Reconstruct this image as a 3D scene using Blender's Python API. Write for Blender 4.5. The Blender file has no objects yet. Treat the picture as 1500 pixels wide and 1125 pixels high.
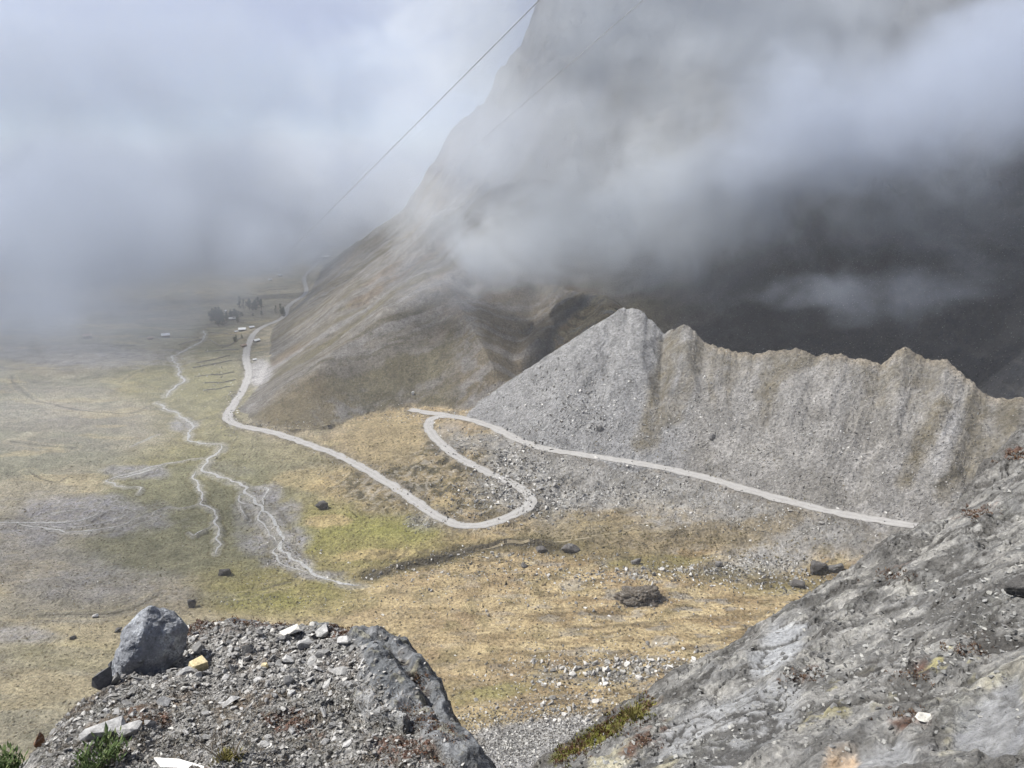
import bpy, bmesh, math, random
import numpy as np
from mathutils import Vector, Matrix, noise as mnoise

random.seed(7)
RNG = np.random.default_rng(11)
GQ = 0.85
SC = bpy.context.scene
COL = SC.collection
R = math.radians

# ------------------------------------------------------------------ camera
CZ = 222.0                       # eye above the valley floor
PITCH = R(17.0)
F = 1127.0                       # focal length in pixels of a 1500 px wide picture
cp, sp = math.cos(PITCH), math.sin(PITCH)
cam_d = bpy.data.cameras.new('camera')
cam_d.sensor_width = 36.0
cam_d.lens = 36.0 * F / 1500.0
cam_d.clip_start = 0.05
cam_d.clip_end = 60000
cam = bpy.data.objects.new('camera', cam_d)
cam.location = (0, 0, CZ)
cam.rotation_euler = (math.pi / 2 - PITCH, 0, 0)
COL.objects.link(cam)
SC.camera = cam


def ray(u, v):
    x = (u - 750.0) / F
    k = (562.5 - v) / F
    return np.array([x, cp + k * sp, -sp + k * cp])


def pol(u, v):
    """azimuth and tangent of the depression of a pixel"""
    d = ray(u, v)
    h = math.hypot(d[0], d[1])
    return math.atan2(d[0], d[1]), -d[2] / h


def at_r(u, v, r):
    d = ray(u, v)
    d = d / math.hypot(d[0], d[1]) * r
    return np.array([d[0], d[1], CZ + d[2]])


def at_z(u, v, z):
    d = ray(u, v)
    t = (z - CZ) / d[2]
    return np.array([d[0] * t, d[1] * t, z])


def project(X, Y, Z):
    dx, dy, dz = X, Y, Z - CZ
    fw = np.maximum(dy * cp - dz * sp, 1e-3)
    up = dy * sp + dz * cp
    return 750.0 + F * dx / fw, 562.5 - F * up / fw


# ------------------------------------------------------------------ noise
_P = RNG.permutation(256)
_P = np.concatenate([_P, _P, _P])
_ang = RNG.random(256) * 2 * np.pi
_GX, _GY = np.cos(_ang), np.sin(_ang)


def pn(x, y, seed=0):
    x = np.asarray(x, float) + seed * 17.31
    y = np.asarray(y, float) + seed * 5.77
    xi = np.floor(x).astype(np.int64)
    yi = np.floor(y).astype(np.int64)
    fx, fy = x - xi, y - yi
    xi &= 255
    yi &= 255
    u = fx * fx * fx * (fx * (fx * 6 - 15) + 10)
    v = fy * fy * fy * (fy * (fy * 6 - 15) + 10)

    def g(i, j, a, b):
        h = _P[_P[(xi + i) & 255] + ((yi + j) & 255)]
        return _GX[h] * a + _GY[h] * b
    n00, n10 = g(0, 0, fx, fy), g(1, 0, fx - 1, fy)
    n01, n11 = g(0, 1, fx, fy - 1), g(1, 1, fx - 1, fy - 1)
    a = n00 + u * (n10 - n00)
    b = n01 + u * (n11 - n01)
    return (a + v * (b - a)) * 1.5


def fbm(x, y, octv=4, seed=0, gain=0.5):
    s, a, f = 0.0, 1.0, 1.0
    for i in range(octv):
        s = s + a * pn(x * f, y * f, seed + i * 3)
        a *= gain
        f *= 2.03
    return s


def ridged(x, y, octv=4, seed=0):
    s, a, f = 0.0, 1.0, 1.0
    for i in range(octv):
        s = s + a * (1 - 2 * np.abs(pn(x * f, y * f, seed + i * 3)))
        a *= 0.5
        f *= 2.03
    return s


def ss(a, b, x):
    t = np.clip((x - a) / (b - a), 0, 1)
    return t * t * (3 - 2 * t)


def smax(a, b, k):
    h = np.clip(0.5 + 0.5 * (a - b) / k, 0, 1)
    return b + (a - b) * h + k * h * (1 - h)


def resample(pts, step):
    pts = np.asarray(pts, float)
    seg = np.linalg.norm(np.diff(pts[:, :2], axis=0), axis=1)
    s = np.concatenate([[0], np.cumsum(seg)])
    n = max(2, int(s[-1] / step) + 1)
    t = np.linspace(0, s[-1], n)
    return np.stack([np.interp(t, s, pts[:, k]) for k in range(pts.shape[1])], 1), t


def chaikin(pts, n=2):
    p = np.asarray(pts, float)
    for _ in range(n):
        q = p[:-1] * 0.75 + p[1:] * 0.25
        w = p[:-1] * 0.25 + p[1:] * 0.75
        m = np.empty((len(q) * 2, p.shape[1]))
        m[0::2], m[1::2] = q, w
        p = np.concatenate([p[:1], m, p[-1:]])
    return p


def dist_poly(X, Y, P, want_t=False, maxd=None):
    """distance to a polyline, with nearest segment position; beyond maxd only a large number"""
    P = np.asarray(P)[:, :2]
    best = np.full(X.size, 1e12)
    tt = np.zeros(X.size)
    xf, yf = X.ravel(), Y.ravel()
    if maxd is None:
        sel = np.arange(X.size)
    else:
        sel = np.nonzero((xf > P[:, 0].min() - maxd) & (xf < P[:, 0].max() + maxd) & (yf > P[:, 1].min() - maxd) & (yf < P[:, 1].max() + maxd))[0]
    nseg = len(P) - 1
    CH = 10
    for c in range(0, nseg, CH):
        e = min(nseg, c + CH)
        if maxd is None:
            ids = sel
        else:
            q = P[c:e + 1]
            m = (xf[sel] > q[:, 0].min() - maxd) & (xf[sel] < q[:, 0].max() + maxd) & (yf[sel] > q[:, 1].min() - maxd) & (yf[sel] < q[:, 1].max() + maxd)
            ids = sel[m]
        if len(ids) == 0:
            continue
        xs, ys = xf[ids], yf[ids]
        bs, ts = best[ids], tt[ids]
        for i in range(c, e):
            ax, ay = P[i]
            bx, by = P[i + 1] - P[i]
            L = bx * bx + by * by + 1e-12
            t = np.clip(((xs - ax) * bx + (ys - ay) * by) / L, 0, 1)
            d = (xs - ax - t * bx) ** 2 + (ys - ay - t * by) ** 2
            m = d < bs
            bs = np.where(m, d, bs)
            ts = np.where(m, i + t, ts)
        best[ids], tt[ids] = bs, ts
    best = np.sqrt(best).reshape(X.shape)
    return (best, tt.reshape(X.shape)) if want_t else best


def inside(X, Y, poly):
    r = np.zeros(X.shape, bool)
    n = len(poly)
    for i in range(n):
        x1, y1 = poly[i][0], poly[i][1]
        x2, y2 = poly[(i + 1) % n][0], poly[(i + 1) % n][1]
        c = (y1 > Y) != (y2 > Y)
        r ^= c & (X < (x2 - x1) * (Y - y1) / ((y2 - y1) or 1e-12) + x1)
    return r


# ------------------------------------------------------------------ tagging
def tag(o, label=None, cat=None, group=None, kind=None):
    if label:
        o['label'] = label
    if cat:
        o['category'] = cat
    if group:
        o['group'] = group
    if kind:
        o['kind'] = kind
    return o


def link(name, me, mat=None, parent=None):
    o = bpy.data.objects.new(name, me)
    COL.objects.link(o)
    if mat is not None and me is not None:
        me.materials.clear()
        me.materials.append(mat)
    if parent is not None:
        o.parent = parent
    return o


def empty(name, loc, rz=0.0):
    o = bpy.data.objects.new(name, None)
    COL.objects.link(o)
    o.location = loc
    o.rotation_euler = (0, 0, rz)
    o.empty_display_size = 0.3
    return o


def mesh_np(name, co, faces, smooth=True, attrs=None):
    """co (n,3); faces (m,4) or (m,3) int arrays"""
    me = bpy.data.meshes.new(name)
    co = np.ascontiguousarray(co, dtype=np.float32)
    faces = np.ascontiguousarray(faces, dtype=np.int32)
    m, k = faces.shape
    me.vertices.add(len(co))
    me.vertices.foreach_set('co', co.ravel())
    me.loops.add(m * k)
    me.loops.foreach_set('vertex_index', faces.ravel())
    me.polygons.add(m)
    me.polygons.foreach_set('loop_start', np.arange(0, m * k, k, dtype=np.int32))
    try:
        me.polygons.foreach_set('loop_total', np.full(m, k, dtype=np.int32))
    except Exception:
        pass
    me.polygons.foreach_set('use_smooth', np.full(m, smooth, dtype=bool))
    for an, val in (attrs or {}).items():
        val = np.asarray(val, dtype=np.float32)
        if val.ndim == 2:
            c4 = np.ones((len(co), 4), dtype=np.float32)
            c4[:, :val.shape[1]] = val
            a = me.attributes.new(an, 'FLOAT_COLOR', 'POINT')
            a.data.foreach_set('color', c4.ravel())
        else:
            a = me.attributes.new(an, 'FLOAT', 'POINT')
            a.data.foreach_set('value', val)
    me.update(calc_edges=True)
    me.validate()
    return me


# ------------------------------------------------------------------ node helpers
class NT:
    def __init__(s, mat):
        mat.use_nodes = True
        s.t = mat.node_tree
        s.t.nodes.clear()

    def n(s, typ, **kw):
        nd = s.t.nodes.new(typ)
        for k, v in kw.items():
            if k.startswith('i_'):
                key = k[2:]
                nd.inputs[int(key) if key.isdigit() else key.replace('_', ' ')].default_value = v
            else:
                setattr(nd, k, v)
        return nd

    def l(s, a, b):
        s.t.links.new(a, b)

    def val(s, sock, v):
        if hasattr(v, 'links') or hasattr(v, 'is_linked'):
            s.l(v, sock)
        else:
            sock.default_value = v

    def math(s, op, a, b=0.0, clamp=False):
        nd = s.t.nodes.new('ShaderNodeMath')
        nd.operation = op
        nd.use_clamp = clamp
        s.val(nd.inputs[0], a)
        s.val(nd.inputs[1], b)
        return nd.outputs[0]

    def mix(s, fac, a, b, blend='MIX'):
        nd = s.t.nodes.new('ShaderNodeMix')
        nd.data_type = 'RGBA'
        nd.blend_type = blend
        s.val(nd.inputs[0], fac)
        s.val(nd.inputs[6], a)
        s.val(nd.inputs[7], b)
        return nd.outputs[2]

    def noise(s, vec, scale, detail=4, rough=0.55, dist=0.0):
        nd = s.t.nodes.new('ShaderNodeTexNoise')
        nd.inputs['Scale'].default_value = scale
        nd.inputs['Detail'].default_value = detail
        nd.inputs['Roughness'].default_value = rough
        nd.inputs['Distortion'].default_value = dist
        s.l(vec, nd.inputs['Vector'])
        return nd.outputs[0]

    def voro(s, vec, scale, feature='F1', rnd=1.0):
        nd = s.t.nodes.new('ShaderNodeTexVoronoi')
        nd.feature = feature
        nd.inputs['Scale'].default_value = scale
        nd.inputs['Randomness'].default_value = rnd
        s.l(vec, nd.inputs['Vector'])
        return nd

    def ramp(s, fac, stops):
        nd = s.t.nodes.new('ShaderNodeValToRGB')
        e = nd.color_ramp.elements
        while len(e) < len(stops):
            e.new(0.5)
        for i, (p, c) in enumerate(stops):
            e[i].position = p
            e[i].color = (c[0], c[1], c[2], 1) if hasattr(c, '__len__') else (c, c, c, 1)
        s.val(nd.inputs[0], fac)
        return nd.outputs[0]

    def rng(s, x, a, b, c=0.0, d=1.0):
        nd = s.t.nodes.new('ShaderNodeMapRange')
        nd.clamp = True
        s.val(nd.inputs[0], x)
        for i, v in enumerate((a, b, c, d)):
            nd.inputs[i + 1].default_value = v
        return nd.outputs[0]

    def attr(s, name):
        nd = s.t.nodes.new('ShaderNodeAttribute')
        nd.attribute_name = name
        return nd

    def bsdf(s, color, rough=0.9, spec=0.25, normal=None):
        b = s.t.nodes.new('ShaderNodeBsdfPrincipled')
        s.val(b.inputs['Base Color'], color)
        s.val(b.inputs['Roughness'], rough)
        b.inputs['Specular IOR Level'].default_value = spec
        if normal is not None:
            s.l(normal, b.inputs['Normal'])
        o = s.t.nodes.new('ShaderNodeOutputMaterial')
        s.l(b.outputs[0], o.inputs['Surface'])
        return b

    def bump(s, h, strength, dist, normal=None):
        nd = s.t.nodes.new('ShaderNodeBump')
        nd.inputs['Strength'].default_value = strength
        nd.inputs['Distance'].default_value = dist
        s.l(h, nd.inputs['Height'])
        if normal is not None:
            s.l(normal, nd.inputs['Normal'])
        return nd.outputs[0]

    def pos(s):
        return s.t.nodes.new('ShaderNodeNewGeometry').outputs['Position']


def newmat(name):
    m = bpy.data.materials.new(name)
    return m, NT(m)
# ------------------------------------------------------------------ control lines (pixels of the photograph -> points on the ground)
ROAD_A = [(486, 352, -44), (478, 372, -38), (462, 388, -33), (446, 404, -29), (445, 412, -27), (450, 424, -25), (446, 433, -23), (421, 447, -20), (419, 460, -17),
          (412, 468, -15.5), (390, 476, -14), (375, 484, -12.5), (367, 497, -10), (360, 515, -7.5), (361, 530, -5.5), (365, 545, -4), (361, 562, -3),
          (350, 580, -1.5), (340, 596, -0.5), (331, 610, 0), (341, 622, 0.3), (375, 628, 0.7), (410, 636, 1), (450, 650, 1.3), (490, 664, 1.6),
          (530, 684, 2), (570, 708, 2.4), (610, 735, 2.8), (640, 757, 3.2), (665, 768, 3.6), (690, 771, 4), (715, 768, 4.4),
          (745, 758, 5), (770, 746, 5.6), (778, 733, 6), (772, 720, 6.5), (750, 708, 7), (715, 692, 8), (680, 676, 9),
          (650, 655, 10), (633, 636, 11), (625, 622, 11.8), (634, 611, 12.3), (660, 609, 12.8)]
ROAD_B = [(600, 600, 11), (625, 604, 12), (660, 609, 12.8), (700, 617, 14), (735, 631, 15), (760, 646, 16), (800, 658, 17), (850, 666, 18.2),
          (900, 673, 19.5), (950, 681, 21), (1000, 691, 22.5), (1050, 704, 24), (1100, 719, 25.5), (1150, 733, 27), (1200, 746, 28.5),
          (1260, 758, 30.5), (1300, 764, 32), (1345, 771, 34), (1420, 784, 37), (1500, 800, 40), (1650, 840, 44)]


def world_line(pz, step=4.0, sm=2):
    w = np.array([at_z(*p) for p in pz])
    return resample(chaikin(w, sm), step)[0]


RA = world_line(ROAD_A, 2.5)
RB = world_line(ROAD_B, 2.5)

FLOOR_CTRL = [(560, 640, 7), (450, 600, 2), (700, 700, 7.5), (500, 770, -1), (420, 800, -2.5), (600, 900, 3), (800, 950, 9), (1000, 950, 12),
              (1150, 900, 12), (800, 1060, 22), (650, 1060, 18), (940, 890, 7), (1000, 800, 8), (900, 765, 8), (1200, 830, 9), (1120, 800, 10),
              (1280, 830, 14), (600, 845, -1.5), (760, 812, 1.5), (870, 812, 4), (1050, 848, 6), (860, 700, 9), (960, 730, 11),
              (100, 700, -1), (0, 900, 6), (100, 1000, 14), (0, 620, 2), (200, 800, -2), (330, 660, -1.5), (300, 900, 3), (400, 1000, 12),
              (300, 489, -14), (180, 500, -11), (60, 500, -8), (248, 580, -5), (200, 560, -4), (0, 520, -4), (30, 780, 0),
              (420, 410, -30), (380, 430, -26), (300, 440, -22), (150, 450, -16), (-150, 600, 4), (-200, 900, 12), (430, 380, -38)]
_fc = [at_z(*p) for p in FLOOR_CTRL]
_fc += [p for p in RA[::19]] + [p for p in RB[::19]]
_fc += [np.array(p, float) for p in [(-900, 3500, -130), (500, 3800, -100), (2500, 3500, -60), (-2600, 2500, 60), (-1500, 700, 70), (-700, 200, 40),
                                     (900, 300, 60), (1500, 900, 120), (0, 170, 45), (300, 180, 45), (-300, 170, 40), (-650, 1500, -40), (-500, 2500, -95)]]
_fc = np.array(_fc)


def tps_fit(P, z, lam):
    n = len(P)
    S = 300.0
    Q = P / S
    d = np.linalg.norm(Q[:, None] - Q[None], axis=2)
    K = np.where(d > 0, d * d * np.log(d + 1e-12), 0) + lam * np.eye(n)
    A = np.zeros((n + 3, n + 3))
    A[:n, :n] = K
    A[:n, n] = 1
    A[:n, n + 1:] = Q
    A[n:, :n] = A[:n, n:].T
    b = np.concatenate([z, np.zeros(3)])
    w = np.linalg.solve(A, b)

    def f(X, Y):
        out = w[n] + w[n + 1] * X / S + w[n + 2] * Y / S
        for i in range(n):
            d2 = ((X - P[i, 0]) ** 2 + (Y - P[i, 1]) ** 2) / (S * S)
            out = out + w[i] * 0.5 * d2 * np.log(d2 + 1e-12)
        return out
    return f


floor0 = tps_fit(_fc[:, :2], _fc[:, 2], 0.02)

# foot of the mountain: points with (z, first slope, upper slope)
def az_r(u, v, r, z):
    a, _ = pol(u, v)
    return (r * math.sin(a), r * math.cos(a), z)


def P3(u, v, z):
    return tuple(at_z(u, v, z))


FOOT = [  # x, y, z, slope low, slope high
    (520, 2600, -90, .8, 1.1), (200, 2150, -75, .8, 1.4), (-230, 1900, -58, .8, 1.5),
    P3(474, 388, -33) + (.72, 1.5), P3(462, 412, -27) + (.70, 1.45), P3(450, 434, -22) + (.68, 1.4), P3(425, 458, -17) + (.64, 1.3), P3(400, 480, -13) + (.62, 1.2),
    P3(392, 500, -10) + (.6, 1.1), P3(394, 530, -5) + (.58, .8), P3(380, 565, -2.5) + (.56, .78), P3(345, 604, 0) + (.56, .78),
    P3(380, 624, 1) + (.56, .8), P3(430, 634, 2) + (.56, .8), P3(480, 628, 4) + (.56, .8), P3(540, 606, 8) + (.58, .8),
    P3(600, 597, 11) + (.6, .82), P3(660, 602, 13) + (.62, .85), P3(720, 612, 15) + (.62, .9), P3(770, 596, 22) + (.66, .9),
    az_r(815, 560, 690, 30) + (.75, 1.0), az_r(870, 520, 730, 36) + (.85, 1.05), az_r(915, 470, 745, 40) + (1.0, 1.1), az_r(980, 470, 745, 36) + (1.1, 1.15),
    az_r(1100, 500, 720, 26) + (1.2, 1.25), az_r(1250, 520, 680, 18) + (1.25, 1.3), az_r(1400, 540, 630, 14) + (1.25, 1.3), az_r(1550, 560, 590, 14) + (1.2, 1.25),
    az_r(1800, 560, 760, 60) + (1.2, 1.3), (1400, 500, 120, 1.1, 1.2), (3000, 300, 200, 1, 1)]
FOOT = np.array(FOOT)
FT, _ = resample(FOOT, 25.0)
_ap = 11                        # the corner where the far foot and the near foot meet
FOOT_L = np.vstack([FOOT[:_ap + 1], FOOT[_ap] + np.array([-25, -500, 0, 0, 0])])
FOOT_R = np.vstack([FOOT[_ap] + np.array([-500, 40, 0, 0, 0]), FOOT[_ap:]])
POLY_L = [tuple(p[:2]) for p in FOOT_L] + [(9000, -300), (9000, 9000), (520, 9000)]
POLY_R = [tuple(p[:2]) for p in FOOT_R] + [(9000, 300), (9000, 9000), (-700, 9000)]


def soft_foot(X, Y, FO, poly):
    P, _ = resample(FO, 30.0)
    d = dist_poly(X, Y, P)
    sd = np.where(inside(X, Y, poly), d, -d)
    xs, ys, ds = X.ravel().astype(np.float32), Y.ravel().astype(np.float32), d.ravel().astype(np.float32)
    k = -1.0 / (22 + .22 * ds)
    W = np.zeros_like(xs)
    A = [np.zeros_like(xs) for _ in range(3)]
    for p in P.astype(np.float32):
        w = np.exp((np.sqrt((xs - p[0]) ** 2 + (ys - p[1]) ** 2) - ds) * k)
        W += w
        for j in range(3):
            A[j] += w * p[2 + j]
    return sd, [(a / W).reshape(X.shape).astype(float) for a in A]


_massif_poly = [tuple(p[:2]) for p in FOOT] + [(6000, 300), (6000, 9000), (520, 9000)]

# crest of the moraine; its distance follows from the road below it
CREST_PX = [(893, 462), (906, 452), (925, 451), (943, 457), (958, 474), (972, 489), (990, 480), (1008, 476), (1030, 499), (1052, 505), (1076, 514), (1105, 517), (1138, 513),
            (1166, 511), (1196, 519), (1225, 516), (1252, 523), (1276, 529), (1294, 532), (1308, 518), (1326, 508), (1342, 517), (1362, 527), (1388, 528), (1402, 541), (1422, 556),
            (1440, 575), (1462, 583), (1490, 580), (1530, 590), (1600, 610), (1700, 640)]
_ra_az = np.arctan2(RB[:, 0], RB[:, 1])
_o = np.argsort(_ra_az)


def crest_pt(u, v, slope=0.70):
    a, td = pol(u, v)
    rr = np.hypot(RB[:, 0], RB[:, 1])
    r0 = np.interp(a, _ra_az[_o], rr[_o]) + 5
    z0 = np.interp(a, _ra_az[_o], RB[_o, 2])
    r = (CZ - z0 + slope * r0) / (td + slope)
    return np.array([r * math.sin(a), r * math.cos(a), CZ - r * td])


CREST = np.array([crest_pt(*p) for p in CREST_PX])
# a crest in plan is smoother than one read off a picture: smooth the distance, keep the silhouette
_cr = np.hypot(CREST[:, 0], CREST[:, 1])
_ca = np.arctan2(CREST[:, 0], CREST[:, 1])
for _ in range(3):
    _cr = np.concatenate([_cr[:1], 0.25 * _cr[:-2] + 0.5 * _cr[1:-1] + 0.25 * _cr[2:], _cr[-1:]])
_ctd = np.array([pol(*p)[1] for p in CREST_PX])
CREST = np.stack([_cr * np.sin(_ca), _cr * np.cos(_ca), CZ - _cr * _ctd], 1)
CR, _ = resample(CREST, 2.5)
print('crest z', CREST[:, 2].round().tolist(), 'r', _cr.round().tolist())

# brown turf spur between the flank and the grey cone
SPUR = np.array([at_r(*p) for p in [(760, 405, 800), (835, 426, 740), (868, 423, 722), (882, 436, 708)]])
SPUR2 = np.array([at_r(*p) for p in [(868, 423, 722), (815, 470, 690), (770, 520, 660), (735, 575, 630)]])
SP, _ = resample(SPUR, 6)
SP2, _ = resample(SPUR2, 6)
SPALL = np.vstack([SP, SP2])

# eroded bank of the brook
BANK_PX = [(545, 843, -1.5), (590, 832, -1), (640, 818, 0), (700, 802, 0.8), (750, 795, 1.5), (790, 797, 2), (835, 804, 3)]
BANK = world_line(BANK_PX, 3)

STREAMS_PX = {
    'main': ([(324, 651, -1.3), (327, 656, -1.3), (318, 665, -1.4), (304, 675, -1.5), (295.5, 685, -1.6), (301, 692, -1.7), (320, 697.5, -1.7), (346, 704, -1.8), (366.7, 713, -1.9), (360, 722, -2), (372, 737, -2),
              (385, 739, -2.1), (394.7, 752, -2.2), (400, 768, -2.3), (409.6, 781, -2.4), (417, 787, -2.4), (409.6, 798, -2.4),
              (421, 809.5, -2.5), (432, 819, -2.5), (443, 827, -2.4), (450.7, 837.5, -2.3), (462, 844.6, -2.2), (493.7, 848, -2), (506.7, 852.5, -1.9), (516, 857, -1.8), (530, 857, -1.7)], 1.6),
    'loop': ([(366.7, 713, -1.9), (395, 714.5, -1.9), (391, 722, -2), (385.5, 730, -2), (386, 740, -2.1)], 0.8),
    'braid': ([(360, 722, -2), (348, 725, -2), (345, 730, -2), (352, 737.6, -2), (372, 738.5, -2.1)], 0.8),
    'fork': ([(296, 671, -1.5), (270, 674, -1.5), (240, 680, -1.5), (205, 688, -1.5), (165, 701, -1.5), (149, 705.5, -1.5), (168, 709, -1.6), (186.6, 714, -1.6)], 1.0),
    'forkend': ([(186.6, 714, -1.6), (205, 713, -1.7), (206, 718, -1.7), (201, 724, -1.7)], 0.7),
    'mid': ([(286.5, 690.5, -1.7), (284, 699, -1.7), (290.5, 706.5, -1.8), (297, 728, -1.9), (292, 738.5, -2), (304, 742, -2), (317, 752, -2), (316, 768, -2.1), (323, 779, -2.1), (320, 792, -2.2), (316, 812, -2.2)], 1.0),
    'midfork': ([(292, 738.5, -2), (270, 743, -2), (262, 744.5, -2)], 0.7),
    'midleg': ([(316, 768, -2.1), (298, 776, -2.1), (290, 780, -2.1), (285, 786, -2.1), (276, 779, -2.1)], 0.6),
    'upper': ([(298, 484, -14), (301, 496, -13), (283, 507, -12), (264, 517, -11), (249, 522, -10), (256, 530, -9), (264, 541, -8), (260, 551, -7), (274, 557, -6.3), (250, 571, -5.5), (243, 582, -5)], 1.5),
    'pool': ([(228, 590, -4.5), (246, 600, -4), (262, 606, -3.6), (270, 613, -3.4), (282, 619, -3), (279, 632, -2), (273, 646, -1.5), (290, 648.5, -1.5), (324, 651, -1.3)], 1.3),
    'left': ([(25, 769, -.5), (64, 770, -.7), (74, 778, -.8), (120, 780, -1), (165, 774, -1.3), (195, 762, -1.5), (206, 758, -1.6)], 0.9),
    'west': ([(-10, 766, -.3), (60, 766, -.6), (110, 765, -.8), (135, 757, -1), (152, 748, -1.2)], 0.9),
    'sideone': ([(385, 740, -2.1), (379, 752, -2.2), (380, 765, -2.3), (392, 778, -2.4), (403, 794, -2.4), (409, 798, -2.4)], .7),
    'sidetwo': ([(352, 738, -2), (352, 748, -2.1), (360, 757, -2.2)], .5),
    'sidethree': ([(409.6, 798, -2.4), (396, 810, -2.4), (412, 824, -2.4), (436, 834, -2.4), (452, 839, -2.3)], .8),
    'fan': ([(25, 769, -.5), (58, 757, -.8), (100, 748, -1), (135, 742, -1.2)], .6),
    'fantwo': ([(64, 770, -.7), (100, 772, -.9), (140, 768, -1.1), (180, 758, -1.4)], .6),
    'pondarm': ([(240, 680, -1.5), (222, 689, -1.5), (196, 697, -1.5), (168, 701, -1.5)], 1.3),
    'hook': ([(206, 758, -1.6), (224, 749, -1.7), (246, 741, -1.9), (262, 744.5, -2)], .5),
    'ditch': ([(192, 654, -1.8), (205, 648, -2), (233, 636, -2.2)], 0.7),
}
def wiggle(L, w, seed):
    n = len(L)
    t = np.gradient(L[:, :2], axis=0)
    t /= np.linalg.norm(t, axis=1)[:, None] + 1e-9
    s = np.arange(n) * 2.0
    k = np.minimum(1, np.minimum(np.arange(n), np.arange(n)[::-1]) / 5.0)
    off = (2.4 * fbm(s / 17.0, s * 0 + seed, 3, 90, .6)) * k * min(1.3, .5 + .4 * w)
    L = L.copy()
    L[:, 0] += t[:, 1] * off
    L[:, 1] -= t[:, 0] * off
    return L


STREAMS = {k: (wiggle(world_line(p, 2.0), w, i * 3.7), w) for i, (k, (p, w)) in enumerate(STREAMS_PX.items())}

TRACK_PX = [(700, 806, 1.2), (740, 797, 2.2), (790, 793, 3.4), (850, 789, 5), (905, 778, 7.3), (950, 770, 8.5)]
TRACK = world_line(TRACK_PX, 3)
TRACK2 = world_line([(960, 772, 8.6), (1040, 784, 9), (1120, 793, 10), (1200, 800, 11), (1300, 808, 14)], 3)
# dry ditch lines across the far pasture
DITCH = [world_line(p, 4) for p in (
    [(17, 552, -3), (20, 565, -2.5), (45, 585, -1.5), (60, 590, -1.2), (110, 601, -1), (160, 606, -2), (200, 607, -3), (215, 598, -4)],
    [(15, 648, 0), (60, 655, 0), (110, 657, -.6)],
    [(176, 560, -4), (190, 548, -5), (215, 541, -7)],
    [(40, 690, 0), (60, 703, -.5), (85, 706, -.8), (100, 697, -.8)],
    [(355, 872, 1), (380, 865, .5), (430, 848, -1)], [(60, 907, 4), (120, 903, 4), (180, 897, 3.5), (235, 870, 1)])]


def gpos(u, v):
    return None


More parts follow.
